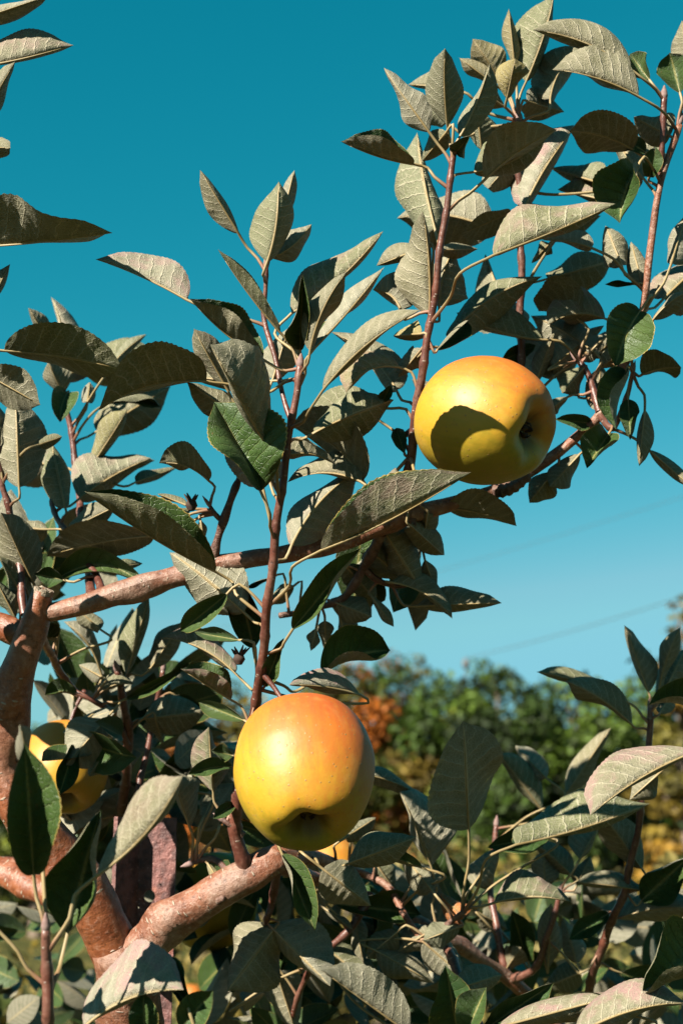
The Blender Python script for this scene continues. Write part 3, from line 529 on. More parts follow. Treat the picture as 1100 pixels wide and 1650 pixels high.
(12,(2789,-1326,17827),(2705,-1318,17795),(2635,-1317,17792),(2552,-1359,17725),(2484,-1311,17687),(-15,-94,-31),69,35,35,48,0,0,0),
(12,(2805,-1336,17756),(),(2777,-1304,17627),(2658,-1351,17625),(2545,-1377,17631),(-16,-94,-30),69,-35,-35,36,1,0,0),
(13,(2986,-1554,17866),(),(2961,-1515,17709),(2956,-1541,17578),(2946,-1590,17441),(-20,-93,-30),77,-35,-35,24,1,0,0),
(13,(2986,-1554,17866),(3034,-1526,17754),(3060,-1500,17649),(3038,-1484,17485),(3012,-1483,17317),(-21,-94,-29),97,35,63,32,0,0,0),
(13,(2882,-1378,17572),(2984,-1368,17531),(3107,-1346,17444),(3221,-1390,17313),(3330,-1448,17181),(-23,-94,-26),101,46,53,58,0,0,0),
(3,(2656,-1265,17534),(),(2706,-1244,17449),(2602,-1287,17332),(2506,-1282,17228),(-15,-95,-27),128,35,41,32,0,0,0),
(3,(2584,-1252,17479),(),(2544,-1217,17341),(2465,-1221,17243),(2392,-1176,17157),(-14,-96,-26),136,35,42,39,0,0,0),
(3,(3047,-1637,18202),(),(3112,-1630,18173),(3187,-1686,18265),(3298,-1739,18306),(-22,-90,-37),118,65,35,57,0,0,20),
(3,(3047,-1637,18202),(3135,-1672,18342),(3220,-1711,18500),(3279,-1698,18676),(3343,-1669,18861),(-23,-88,-41),151,55,35,48,0,0,0),
(10,(2362,-1225,17993),(),(2244,-1240,18053),(2345,-1214,18110),(2453,-1150,18182),(-12,-93,-35),71,-35,-35,26,1,0,0),
(12,(2775,-1322,17881),(),(2918,-1386,18138),(2855,-1341,18091),(2810,-1191,18083),(-18,-92,-34),106,35,35,61,0,0,0),
(10,(2365,-1339,18447),(),(2542,-1417,18761),(2490,-1355,18720),(2453,-1181,18728),(-14,-90,-41),72,35,40,43,0,0,0),
(13,(2986,-1554,17866),(),(2949,-1587,17995),(2878,-1441,17980),(2811,-1262,17975),(-18,-92,-34),99,35,35,42,0,0,0),
(9,(1858,-2232,18723),(1745,-2254,18811),(1659,-2265,18858),(1439,-2370,18833),(1246,-2412,18920),(-2,-88,-47),151,162,-51,11,0,0,0),
(9,(1877,-2262,18845),(),(1745,-2309,19034),(1607,-2386,19201),(1472,-2383,19415),(-4,-86,-50),129,54,35,33,0,0,0),
(9,(1880,-2267,18864),(),(1850,-2318,19068),(1813,-2501,19205),(1818,-2627,19370),(-7,-86,-51),146,35,38,32,0,0,0),
(9,(1880,-2267,18866),(),(1921,-2304,19012),(2034,-2339,19208),(2084,-2438,19391),(-9,-86,-50),141,65,35,38,0,0,0),
(9,(1875,-2258,18828),(),(1841,-2309,19031),(1773,-2183,19000),(1702,-2069,18960),(-6,-88,-47),99,35,35,43,0,0,0),
(10,(2343,-1601,19502),(2068,-1621,19578),(1883,-1653,19709),(1779,-1573,19764),(1673,-1504,19812),(-6,-86,-51),150,68,35,35,0,0,0),
(10,(2342,-1595,19476),(2068,-1590,19456),(1904,-1599,19492),(1813,-1607,19587),(1727,-1536,19728),(-6,-87,-50),149,42,35,31,0,0,0),
(10,(2342,-1590,19455),(2237,-1580,19415),(2121,-1558,19329),(2094,-1670,19438),(2078,-1687,19598),(-9,-87,-49),161,35,38,40,0,0,0),
(9,(1883,-2273,18886),(),(1898,-2282,18923),(1928,-2415,18905),(1962,-2497,18914),(-8,-88,-48),78,-35,-41,43,1,0,0),
(9,(1837,-2193,18585),(1937,-2218,18683),(2062,-2241,18776),(2236,-2310,18935),(2458,-2383,19008),(-12,-88,-47),229,-42,85,-6,0,0,0),
(10,(2344,-1534,19231),(),(2300,-1538,19247),(2231,-1491,19183),(2155,-1505,19087),(-11,-88,-46),140,35,42,50,0,0,0),
(10,(2343,-1601,19502),(),(2397,-1660,19738),(2509,-1809,19959),(2575,-1856,20265),(-13,-84,-53),257,35,74,25,0,0,0),
(10,(2343,-1601,19502),(),(2325,-1686,19840),(2301,-1770,19979),(2290,-1755,20181),(-11,-84,-53),104,45,50,46,0,0,50),
(10,(2343,-1601,19502),(),(2241,-1661,19742),(2145,-1760,19830),(2055,-1813,19944),(-10,-85,-52),153,52,35,26,0,0,50),
(10,(2343,-1601,19502),(),(2267,-1725,19583),(2279,-1839,19647),(2294,-1932,19721),(-11,-85,-51),160,35,38,63,0,0,100),
(10,(2343,-1601,19502),(),(2207,-1655,19717),(2085,-1751,19757),(1974,-1748,19855),(-9,-85,-52),88,46,35,39,0,0,40),
(10,(2343,-1601,19502),(),(2262,-1623,19586),(2184,-1705,19592),(2110,-1753,19616),(-10,-86,-50),74,35,35,35,0,0,60),
(10,(2342,-1596,19478),(),(2548,-1635,19636),(2588,-1623,19871),(2760,-1656,19980),(-15,-85,-51),213,35,63,30,0,0,0),
(10,(2343,-1601,19502),(),(2405,-1631,19619),(2532,-1498,19662),(2664,-1352,19711),(-14,-86,-49),145,35,39,26,0,0,0),
(11,(3155,-2036,19384),(),(2936,-2171,19514),(2677,-2238,19692),(2357,-2255,19721),(-16,-84,-52),213,67,35,63,0,0,0),
(3,(3235,-1951,19249),(),(2971,-2178,19333),(2726,-2276,19421),(2464,-2280,19450),(-17,-85,-50),255,86,35,23,0,0,0),
(11,(3155,-2036,19384),(),(3066,-2067,19508),(3022,-2042,19602),(2979,-2013,19700),(-20,-84,-51),106,-44,-35,39,1,0,0),
(3,(3244,-1958,19279),(),(3258,-2003,19459),(3239,-1991,19600),(3206,-2036,19707),(-22,-84,-50),149,-35,-35,36,1,0,0),
(3,(3245,-1959,19280),(),(3302,-2044,19625),(3279,-2100,19739),(3274,-2089,19896),(-22,-82,-52),114,35,44,27,0,0,0),
(3,(3208,-1929,19162),(),(3198,-1941,19211),(3101,-1909,19292),(2997,-1908,19355),(-21,-85,-48),171,35,38,58,0,0,0),
(3,(3150,-1875,18945),(),(2976,-1922,19133),(2792,-2016,19205),(2595,-1988,19216),(-17,-86,-47),208,55,-42,-5,0,0,0),
(3,(3148,-1872,18934),(),(2959,-2076,18925),(2855,-2090,18753),(2843,-2094,18559),(-19,-88,-44),250,-73,-35,33,1,0,0),
(3,(3142,-1865,18906),(),(3077,-1883,18977),(3074,-1992,19013),(3096,-2000,19102),(-21,-87,-46),78,-35,-35,31,1,0,0),
(3,(3148,-1872,18934),(),(3053,-1918,19118),(3004,-1930,19145),(2975,-1852,19223),(-20,-86,-47),79,-41,-35,41,1,0,0),
(10,(2363,-1452,18904),(),(2369,-1659,18906),(2526,-1588,19266),(2775,-1499,19586),(-14,-87,-46),309,35,72,61,0,100,0),
(10,(2361,-1478,19006),(2658,-1468,18965),(2894,-1482,19022),(2755,-1392,19106),(2613,-1297,19192),(-16,-88,-44),211,75,35,41,0,70,0),
(10,(2355,-1498,19088),(2637,-1488,19047),(2852,-1508,19129),(2735,-1344,19261),(2601,-1245,19362),(-16,-88,-45),189,73,35,54,0,0,0),
(10,(2364,-1437,18843),(),(2304,-1465,18953),(2143,-1483,18868),(1980,-1540,18766),(-10,-90,-43),124,42,-61,-3,0,0,0),
(10,(2364,-1427,18802),(),(2560,-1247,18908),(2734,-1224,18980),(2925,-1122,19090),(-16,-89,-42),173,35,49,34,0,0,0),
(9,(1652,-1671,17317),(1476,-1624,17131),(1376,-1635,17172),(1237,-1661,17434),(943,-1537,17537),(1,-96,-28),260,75,-42,3,0,0,0),
(7,(956,-2106,17239),(),(917,-1996,17212),(1074,-1984,17271),(1212,-1830,17218),(2,-96,-28),119,35,74,28,0,0,0),
(9,(1639,-1618,17237),(),(1363,-1699,17148),(1149,-1635,17276),(934,-1585,17176),(1,-96,-26),194,87,35,49,0,0,0),
(7,(838,-1737,16412),(1005,-1923,16538),(1141,-2107,16654),(1561,-2268,16780),(1919,-2407,17008),(-4,-97,-24),224,-27,180,10,0,50,0),
(7,(803,-1580,16166),(939,-1639,16199),(977,-1714,16289),(1171,-1793,16510),(1363,-1917,16719),(1,-98,-19),150,-35,-65,54,1,0,0),
(9,(1650,-1665,17309),(),(1572,-1832,17150),(1522,-1822,17146),(1475,-1730,17165),(-3,-96,-27),70,61,35,53,0,50,0),
(9,(1648,-1657,17297),(),(1615,-1666,17330),(1594,-1601,17430),(1571,-1574,17519),(-4,-96,-29),62,-35,-41,27,1,0,0),
(3,(1853,-1333,17094),(),(1873,-1331,17086),(2100,-1333,17072),(2307,-1286,16981),(-10,-97,-24),185,-42,79,-2,0,0,0),
(20,(1662,-1480,17109),(),(1660,-1440,16950),(1787,-1226,16892),(1914,-1076,16816),(-6,-97,-22),135,35,42,45,0,0,0),
(21,(1463,-1248,16892),(),(1509,-1264,16954),(1619,-1170,16800),(1735,-977,16662),(-4,-98,-21),249,35,55,58,0,0,0),
(21,(1431,-1173,16842),(),(1430,-1175,16851),(1570,-937,16804),(1663,-760,16694),(-3,-98,-20),227,35,57,23,0,0,0),
(22,(1583,-956,16685),(),(1558,-1060,16686),(1782,-1074,16649),(1916,-1108,16462),(-6,-98,-18),144,35,79,39,0,0,0),
(22,(1563,-966,16690),(1614,-940,16584),(1712,-934,16561),(1967,-1034,16554),(2225,-1056,16561),(-8,-98,-18),166,35,62,47,0,0,0),
(22,(1648,-953,16695),(),(1765,-990,16842),(1797,-998,16743),(1834,-935,16659),(-6,-98,-20),66,35,35,37,0,0,0),
(21,(1225,-927,16595),(),(1231,-913,16539),(1256,-854,16439),(1282,-842,16331),(0,-99,-16),157,35,73,59,0,0,0),
(22,(1479,-1008,16709),(),(1436,-984,16613),(1501,-1060,16504),(1567,-1045,16412),(-3,-98,-17),66,36,42,59,0,0,20),
(21,(1120,-895,16568),(),(1092,-862,16435),(1078,-906,16358),(1062,-865,16294),(2,-99,-15),56,35,35,26,0,0,20),
(21,(1123,-895,16568),(),(1147,-873,16480),(1151,-823,16385),(1154,-693,16301),(1,-99,-16),77,35,35,57,0,0,0),
(21,(926,-889,16520),(),(813,-943,16734),(731,-909,16710),(653,-927,16675),(6,-98,-19),49,-59,-59,49,1,0,0),
(21,(989,-872,16535),(),(954,-911,16693),(860,-911,16635),(761,-794,16597),(4,-98,-18),87,35,44,45,0,0,0),
(21,(1176,-912,16582),(),(1171,-917,16602),(1303,-987,16538),(1432,-1016,16482),(-1,-98,-18),131,35,38,36,0,0,0),
(21,(1369,-1060,16752),(),(1286,-1065,16776),(1389,-918,16685),(1495,-727,16598),(-2,-98,-19),127,35,35,43,0,0,0),
(20,(1653,-1473,17097),(),(1754,-1452,17015),(1752,-1197,16958),(1744,-1014,16878),(-6,-97,-23),123,35,35,58,0,0,0),
(7,(786,-1500,16053),(960,-1283,16008),(1131,-1104,16119),(1316,-1074,16264),(1550,-1023,16270),(-1,-99,-14),278,-35,-76,46,1,0,0),
(7,(775,-1452,15985),(1185,-1329,15904),(1355,-1245,15980),(1161,-1415,16017),(966,-1570,15997),(1,-99,-12),153,73,35,52,0,100,0),
(7,(776,-1453,15986),(),(809,-1457,16002),(866,-1549,16124),(917,-1538,16261),(5,-99,-14),83,-46,-52,26,1,0,0),
(7,(760,-1400,15919),(),(693,-1374,15815),(559,-1267,15876),(424,-1191,15935),(8,-99,-10),95,-35,-49,53,1,0,0),
(4,(1297,-73,14987),(1312,-287,15429),(1393,-424,15566),(1654,-278,15537),(1868,-34,15383),(-4,-100,-5),147,57,52,54,0,0,0),
(4,(1215,-230,15010),(),(1279,-477,15177),(1381,-391,15244),(1486,-319,15312),(-1,-100,-3),120,35,35,64,0,0,0),
(33,(1865,-171,14583),(1811,-234,14833),(1819,-276,15001),(1728,-349,15219),(1635,-471,15433),(-5,-100,-2),384,84,35,54,0,0,0),
(4,(1629,-52,14745),(),(1751,-423,14994),(1555,-462,15067),(1347,-468,15076),(-3,-100,0),121,-80,-35,61,1,0,0),
(4,(1623,-47,14756),(),(1698,-113,15022),(1603,-122,15072),(1508,-120,15122),(-4,-100,-1),74,40,35,39,0,80,0),
(4,(1453,4,14922),(),(1490,-14,14996),(1568,15,14894),(1649,131,14790),(-3,-100,1),123,38,35,51,0,0,0),
(4,(888,-787,15043),(),(906,-1103,15071),(1004,-1134,14855),(1100,-1169,14644),(3,-100,2),153,-35,-68,39,1,0,0),
(36,(1127,92,14435),(1412,-21,14061),(1662,-211,13997),(1386,-361,14197),(1117,-500,14392),(-1,-100,9),210,128,-8,21,0,0,0),
(37,(788,-449,14687),(),(848,-438,14644),(700,-465,14451),(547,-412,14255),(6,-100,6),303,35,43,35,0,0,0),
(37,(789,-453,14688),(),(809,-441,14642),(992,-466,14470),(1172,-554,14306),(3,-100,6),300,35,74,29,0,0,0),
(36,(1193,48,14500),(),(1122,45,14513),(1320,4,14356),(1517,42,14196),(-1,-100,7),177,35,49,25,0,0,0),
(36,(1292,-17,14599),(),(1207,-59,14767),(1486,44,14731),(1767,89,14695),(-2,-100,3),199,-35,-53,54,1,0,0),
(4,(1373,-5,14958),(),(1327,56,14713),(1360,35,14550),(1393,28,14388),(-1,-100,5),103,38,45,62,0,0,0),
(4,(1287,-92,14990),(),(1129,-30,14744),(1226,-74,14677),(1321,-118,14611),(0,-100,3),70,50,57,65,0,0,0),
(4,(1136,-385,15032),(),(1161,-351,14893),(1214,-419,14840),(1265,-388,14785),(0,-100,2),54,35,41,47,0,0,20),
(33,(1817,-114,14529),(),(1470,-102,14479),(1656,-128,14379),(1845,-68,14274),(-4,-100,7),144,38,35,48,0,0,0),
(33,(1817,-114,14529),(),(1603,-130,14591),(1503,-82,14508),(1403,-61,14427),(-3,-100,5),121,35,38,25,0,0,0),
(36,(1068,132,14376),(),(617,192,14135),(684,339,14161),(758,411,14193),(6,-99,8),97,35,49,36,0,0,0),
(36,(969,321,14153),(),(820,281,14315),(882,383,14121),(946,417,13932),(4,-100,9),207,35,55,32,0,0,0),
(29,(-33,-3138,14709),(-63,-3169,14833),(-90,-3201,14965),(-88,-3371,15238),(-91,-3514,15505),(21,-98,-4),168,-47,-35,26,1,0,0),
(29,(-33,-3138,14709),(),(-122,-3205,15393),(-110,-3399,15491),(-120,-3490,15594),(21,-97,-8),68,50,56,29,0,0,0),
(29,(-35,-3117,14628),(101,-3169,14833),(185,-3200,14961),(436,-3341,15111),(574,-3535,15347),(14,-99,-2),238,35,86,54,0,30,0),
(29,(-32,-3080,14479),(10,-3000,14568),(19,-2932,14709),(80,-2923,14980),(147,-2940,15257),(17,-99,0),228,-35,-62,63,1,0,0),
(30,(15,-2613,14085),(),(63,-2662,14280),(260,-2714,14456),(534,-2798,14456),(14,-99,9),326,35,88,27,0,90,0),
(30,(83,-2622,14135),(404,-2643,14217),(542,-2680,14369),(465,-2663,14476),(378,-2563,14580),(11,-99,7),113,-56,-35,38,1,0,0),
(30,(86,-2614,14139),(351,-2618,14155),(507,-2648,14277),(585,-2649,14363),(666,-2680,14452),(9,-99,9),109,-35,-40,26,1,0,0),
(30,(86,-2614,14139),(),(340,-2641,14246),(342,-2690,14344),(337,-2692,14437),(13,-99,9),99,-35,-38,27,1,0,0),
(29,(-33,-3084,14496),(-149,-3109,14594),(-248,-3144,14733),(-357,-3159,14824),(-461,-3191,14916),(24,-97,3),113,35,45,44,0,0,0),
(27,(325,-536,15020),(),(314,-643,15451),(192,-636,15483),(56,-521,15521),(12,-99,-5),111,-38,-35,55,1,0,0),
(27,(325,-536,15020),(),(322,-692,15234),(282,-837,15377),(233,-884,15521),(11,-99,-4),242,83,35,43,0,0,0),
(7,(643,-1064,15394),(),(611,-1109,15571),(469,-1119,15576),(345,-1178,15516),(9,-99,-6),87,-54,-35,39,1,0,0),
(7,(648,-1078,15420),(),(612,-1131,15635),(547,-1134,15650),(484,-1156,15663),(8,-99,-8),75,-39,-35,57,1,0,0),
(27,(491,-598,15028),(),(425,-597,15023),(483,-720,14958),(535,-788,14895),(9,-100,0),61,35,35,59,0,0,60),
(27,(491,-598,15028),(),(498,-597,15020),(560,-671,14963),(619,-709,14907),(8,-100,0),70,-35,-40,32,1,0,0),
(28,(572,-1006,15253),(),(612,-1032,15356),(558,-1123,15310),(500,-1148,15268),(8,-100,-4),54,-41,-35,26,1,0,0),
(23,(-295,648,15352),(),(-648,659,15309),(-682,558,15358),(-718,469,15406),(19,-98,-3),81,40,35,39,0,0,0),
(24,(-294,-187,15999),(),(-431,-534,15739),(-456,-637,15571),(-488,-692,15411),(19,-98,-6),116,-35,-46,58,1,0,0),
(24,(-253,-124,15951),(),(-243,-525,15907),(-349,-604,15755),(-460,-636,15610),(17,-98,-8),213,35,39,23,0,0,0),
(24,(-236,-83,15913),(),(-259,-443,15701),(-294,-499,15624),(-336,-512,15551),(17,-98,-7),95,35,39,45,0,0,0),
(27,(349,-538,15029),(),(402,-607,15305),(430,-499,15395),(466,-468,15483),(9,-100,-4),89,35,35,41,0,0,0),
(27,(362,-539,15034),(),(499,-593,15251),(521,-558,15323),(537,-458,15398),(8,-100,-4),56,-49,-35,64,1,0,0),
(33,(2003,-332,14715),(2018,-492,14943),(2030,-665,15222),(1997,-928,15538),(1974,-1079,15852),(-9,-99,-6),305,-42,42,-3,0,0,0),
(34,(2383,1249,15131),(),(2736,1181,15407),(2568,1075,15609),(2401,972,15809),(-12,-99,-6),242,70,35,62,0,0,0),
(34,(2388,1250,15168),(),(2768,1132,15639),(2649,1200,15776),(2542,1381,15925),(-13,-99,-7),129,39,35,23,0,0,0),
(34,(2403,1250,15273),(2826,1232,15344),(2923,1187,15528),(3093,1163,15767),(3254,1083,16003),(-17,-98,-7),173,38,52,58,0,0,20),
(33,(2019,-360,14730),(2116,-616,14928),(2290,-871,15126),(2756,-633,15210),(3198,-501,15394),(-17,-99,-3),342,35,84,55,0,0,0),
(32,(3201,-1826,15658),(),(3169,-1813,15605),(2826,-1933,15483),(2549,-2066,15266),(-21,-98,-6),281,86,35,41,0,80,0),
(32,(3215,-1784,15553),(),(3050,-1360,15508),(2968,-1362,15439),(2902,-1286,15373),(-20,-98,-5),123,35,38,41,0,0,0),
(31,(3314,-37,15914),(3235,-58,15998),(3135,-78,16079),(2843,-195,16205),(2536,-226,16248),(-16,-98,-12),178,74,50,51,0,0,0),
(31,(3310,-29,15882),(),(3187,-39,15921),(2990,-209,16078),(2748,-332,16159),(-18,-98,-11),167,60,35,25,0,0,0),
(31,(3311,-62,16015),(),(3298,-91,16130),(3227,-105,16351),(3144,-176,16565),(-20,-97,-14),142,68,35,31,0,0,0),
(31,(3311,-62,16015),(),(3360,-82,16096),(3389,-142,16332),(3493,-266,16526),(-22,-97,-13),141,55,55,48,0,0,0),
(31,(3311,-58,15998),(),(3374,-79,16082),(3492,-1,16273),(3597,12,16458),(-23,-97,-13),172,38,35,63,0,0,0),
(32,(3199,-1832,15673),(),(3147,-1875,15843),(3007,-1967,15883),(2876,-2000,15830),(-22,-97,-11),189,-83,-35,34,1,0,0),
(31,(3313,-45,15947),(),(3374,-58,15998),(3463,29,16116),(3545,79,16231),(-22,-97,-11),84,35,35,29,0,0,0),
(33,(2019,-360,14730),(2299,-261,14953),(2588,-164,15183),(2378,-178,15154),(2167,-213,15125),(-12,-99,-2),128,-47,-35,26,1,0,0),
(35,(2762,649,14817),(),(2907,591,15050),(3000,588,15198),(3102,631,15348),(-17,-99,-2),209,35,78,38,0,0,0),
(35,(2762,649,14817),(),(2853,617,14945),(2739,631,15048),(2614,570,15152),(-14,-99,0),150,58,35,33,0,0,0),
(35,(2762,649,14817),(),(2885,633,14878),(2943,645,14978),(3002,667,15078),(-16,-99,0),117,35,42,54,0,0,0),
(31,(3151,364,14826),(3323,354,14864),(3283,325,14980),(3134,188,15159),(2984,30,15333),(-19,-98,-2),173,43,35,22,0,0,0),
(31,(3157,349,14846),(),(3298,350,14844),(3061,226,14874),(2831,122,14903),(-18,-98,1),152,77,35,49,0,0,0),
(35,(2754,656,14787),(),(2669,639,14857),(2662,629,14988),(2659,640,15119),(-14,-99,0),122,35,35,24,0,0,0),
(33,(2010,-345,14722),(),(2194,-463,14782),(2436,-548,14856),(2692,-475,14778),(-13,-99,2),217,35,86,35,0,60,0),
(31,(3100,482,14657),(),(3128,482,14657),(3361,345,14748),(3586,167,14733),(-21,-98,3),188,35,53,38,0,0,0),
(31,(3155,356,14837),(),(3275,371,14776),(3431,327,14919),(3571,214,15061),(-21,-98,1),242,-48,-35,64,1,0,0),
(32,(3284,-1369,14649),(),(3232,-1556,14571),(3029,-1632,14456),(2848,-1617,14337),(-22,-97,7),335,-68,-35,63,1,0,0),
(31,(3100,481,14659),(),(3068,473,14692),(2920,456,14603),(2769,410,14516),(-16,-99,4),109,-39,-35,45,1,0,0),
(35,(2653,791,14443),(),(2693,823,14314),(2696,705,14528),(2706,649,14739),(-14,-99,5),135,35,42,46,0,0,0),
(34,(2371,1140,14581),(),(2597,1200,14339),(2527,1061,14527),(2464,974,14710),(-12,-99,4),157,-35,-38,44,1,0,0),
(34,(2382,1126,14510),(),(2401,1197,14227),(2449,1042,14325),(2498,919,14419),(-11,-99,6),127,35,42,25,0,0,30),
(38,(2058,-1188,14067),(),(2090,-1415,14149),(2427,-1492,14242),(2777,-1472,14326),(-14,-99,9),217,52,57,65,0,80,0),
(38,(2077,-1344,14021),(),(2482,-1683,14140),(2755,-1713,14299),(3066,-1744,14309),(-19,-98,10),260,35,71,55,0,90,0),
(38,(2044,-1018,14117),(),(2047,-1118,14104),(2247,-1134,14234),(2448,-1156,14365),(-12,-99,9),146,-56,-42,39,1,0,0),
(38,(2105,-1409,13995),(),(2762,-1470,14237),(2647,-1422,14278),(2541,-1304,14314),(-17,-98,9),83,-62,-38,61,1,0,0),
(38,(2038,-948,14139),(),(1910,-1038,14087),(1869,-1166,14283),(1835,-1204,14470),(-7,-99,8),193,-38,-49,28,1,0,0),
(38,(2044,-1018,14117),(),(1925,-1322,14095),(1987,-1349,14226),(2051,-1368,14358),(-9,-99,9),154,-35,-65,22,1,0,0),
(33,(1990,-310,14703),(),(2012,-308,14694),(1949,-219,14761),(1886,-109,14830),(-7,-100,3),137,35,38,60,0,0,200),
(33,(1956,-273,14675),(),(1818,-318,14855),(1727,-238,14971),(1638,-60,15091),(-5,-100,0),164,38,35,54,0,0,0),
(33,(2006,-338,14718),(),(2076,-381,14890),(2167,-341,15006),(2267,-224,15125),(-10,-100,0),162,35,38,64,0,0,0),
(33,(1978,-295,14693),(),(1994,-280,14633),(1880,-295,14593),(1767,-328,14554),(-7,-100,4),110,35,35,26,0,0,0),
(33,(1852,-157,14569),(),(1804,-163,14597),(1700,-91,14527),(1594,-29,14458),(-5,-100,5),166,38,35,61,0,0,0),
(33,(1837,-138,14552),(),(1772,-133,14532),(1902,-111,14424),(2031,-97,14317),(-7,-100,6),192,35,37,59,0,0,0),
(38,(2010,-686,14233),(),(1938,-702,14296),(2097,-634,14337),(2267,-494,14374),(-9,-99,7),153,35,35,35,0,0,0),
(34,(2389,1125,14483),(),(2273,1082,14655),(2366,1148,14606),(2462,1231,14556),(-10,-99,4),152,35,35,62,0,0,0),
(31,(3050,722,14428),(),(2900,758,14284),(2776,822,14226),(2663,966,14161),(-14,-99,7),149,35,35,34,0,0,0),
(31,(3032,801,14351),(),(3199,819,14280),(3338,869,14231),(3501,1027,14174),(-20,-98,7),151,-35,-35,38,1,0,0),
(35,(2677,747,14511),(),(2889,787,14351),(2858,852,14500),(2825,911,14653),(-15,-99,5),134,43,35,51,0,0,30),
(39,(-1216,-1619,16658),(),(-1227,-1607,16609),(-1184,-1620,16386),(-1148,-1613,16169),(29,-94,-16),256,-35,-35,52,1,0,0),  # from here the leaves of the unseen last shoot, added to cast shade
(39,(-1203,-1713,16672),(),(-1157,-1703,16636),(-1014,-1663,16453),(-854,-1685,16260),(27,-95,-17),252,35,35,28,0,0,0),
(39,(-1194,-1785,16686),(),(-1114,-1775,16647),(-983,-1615,16419),(-851,-1442,16187),(27,-95,-17),254,-35,-35,62,1,0,0),
(39,(-1198,-1831,16708),(),(-1201,-1820,16665),(-1119,-1860,16410),(-1050,-1866,16166),(29,-94,-17),249,35,35,57,0,0,0),
(39,(-1201,-1877,16730),(),(-1168,-1868,16694),(-1001,-1989,16472),(-866,-2015,16274),(28,-94,-18),245,-35,-35,33,1,0,0),
(39,(-1205,-1923,16751),(),(-1119,-1937,16809),(-971,-1836,16838),(-836,-1670,16883),(27,-94,-22),251,35,35,50,0,0,0),
(39,(-1208,-1968,16772),(),(-1191,-1959,16736),(-1080,-2014,16516),(-999,-1974,16319),(29,-94,-19),245,-35,-35,56,1,0,0),
(39,(-1211,-2014,16793),(),(-1313,-2005,16757),(-1466,-1820,16548),(-1619,-1639,16330),(32,-93,-18),253,35,35,59,0,0,0),
(39,(-1214,-2060,16814),(),(-1145,-2079,16889),(-986,-2029,16943),(-803,-2051,16978),(27,-93,-24),244,-35,-35,39,1,0,0),
(39,(-1216,-2105,16834),(),(-1289,-2128,16923),(-1342,-2295,16958),(-1416,-2396,17009),(32,-91,-24),242,35,35,40,0,0,0),
(39,(-1219,-2151,16854),(),(-1350,-2155,16871),(-1453,-2034,16814),(-1597,-1807,16777),(33,-92,-22),250,-35,-35,54,1,0,0),
(39,(-1222,-2196,16877),(),(-1159,-2215,16954),(-939,-2343,16977),(-753,-2367,17028),(28,-93,-25),238,35,35,35,0,0,0),
(39,(-1227,-2229,16900),(),(-1144,-2244,16963),(-973,-2066,17033),(-782,-1925,17095),(27,-93,-25),244,-35,-35,61,1,0,0),
(7,(822,-1670,16292),(),(687,-1496,16424),(471,-1504,16622),(230,-1472,16807),(10,-98,-19),246,47,35,32,0,0,0),
(7,(866,-1852,16624),(),(965,-1684,16777),(1100,-1661,17093),(1396,-1543,17288),(1,-97,-25),229,60,35,27,0,50,0),
(7,(907,-1983,16931),(),(842,-1825,17124),(757,-1760,17412),(638,-1760,17673),(6,-95,-29),316,35,68,43,0,50,0),
(7,(959,-2113,17258),(),(1098,-1935,17372),(1322,-1924,17501),(1573,-1808,17610),(-1,-95,-31),218,45,35,46,0,0,0),
(7,(1011,-2203,17574),(),(848,-2016,17650),(598,-1920,17675),(345,-1825,17752),(8,-94,-33),247,62,35,41,0,0,0),
(9,(1684,-1809,17555),(),(1573,-1645,17724),(1456,-1481,18034),(1203,-1356,18190),(-2,-94,-34),175,60,35,41,0,0,0),
(9,(1729,-1938,17853),(),(1877,-1771,18011),(2104,-1648,18339),(2450,-1544,18482),(-11,-92,-38),194,57,35,39,0,0,0),
(9,(1806,-2119,18362),(),(1792,-1972,18600),(1724,-1885,18968),(1708,-1754,19385),(-6,-89,-46),287,35,66,58,0,0,0),
(9,(1861,-2235,18737),(),(2016,-2072,18909),(2286,-2092,18938),(2466,-2057,19199),(-12,-87,-47),306,35,62,63,0,0,0),
(10,(2357,-1191,17600),(),(2224,-1019,17735),(1975,-948,17909),(1703,-932,18040),(-8,-95,-32),349,35,54,47,0,0,0),
(10,(2360,-1208,17834),(),(2497,-1051,18032),(2571,-971,18319),(2820,-885,18462),(-15,-93,-35),237,35,43,33,0,50,0),
(10,(2363,-1258,18125),(),(2327,-1110,18357),(2256,-999,18643),(2196,-892,18942),(-11,-92,-39),307,35,70,28,0,0,0),
(10,(2366,-1353,18504),(),(2562,-1178,18630),(2806,-1097,18732),(3050,-1041,18829),(-17,-90,-40),190,52,35,27,0,0,0),
(10,(2364,-1430,18816),(),(2213,-1252,18926),(1928,-1261,19087),(1614,-1137,19073),(-7,-90,-43),324,35,52,26,0,0,0),
(3,(2934,-1494,17907),(),(2825,-1327,18060),(2669,-1164,18293),(2454,-1034,18444),(-15,-92,-36),189,35,47,29,0,0,0),
(3,(3045,-1635,18198),(),(3222,-1473,18376),(3445,-1379,18623),(3721,-1270,18822),(-24,-89,-39),312,58,35,33,0,50,0),
(3,(3128,-1848,18837),(),(3080,-1699,19066),(2992,-1569,19314),(2923,-1468,19575),(-19,-86,-47),266,58,35,27,0,0,0),
(15,(-543,-274,17568),(),(-755,-101,17702),(-1075,4,17783),(-1332,74,18012),(22,-93,-28),309,35,44,50,0,50,0),
(15,(-583,-264,17795),(),(-455,-97,17952),(-229,80,18175),(15,194,18387),(14,-94,-31),221,40,35,34,0,0,0),
(15,(-651,-280,18068),(),(-714,-137,18320),(-684,-56,18669),(-871,117,19041),(20,-92,-35),341,71,35,40,0,50,0),
(15,(-716,-318,18283),(),(-563,-137,18383),(-266,-71,18457),(22,81,18579),(15,-93,-34),301,35,48,51,0,0,0),
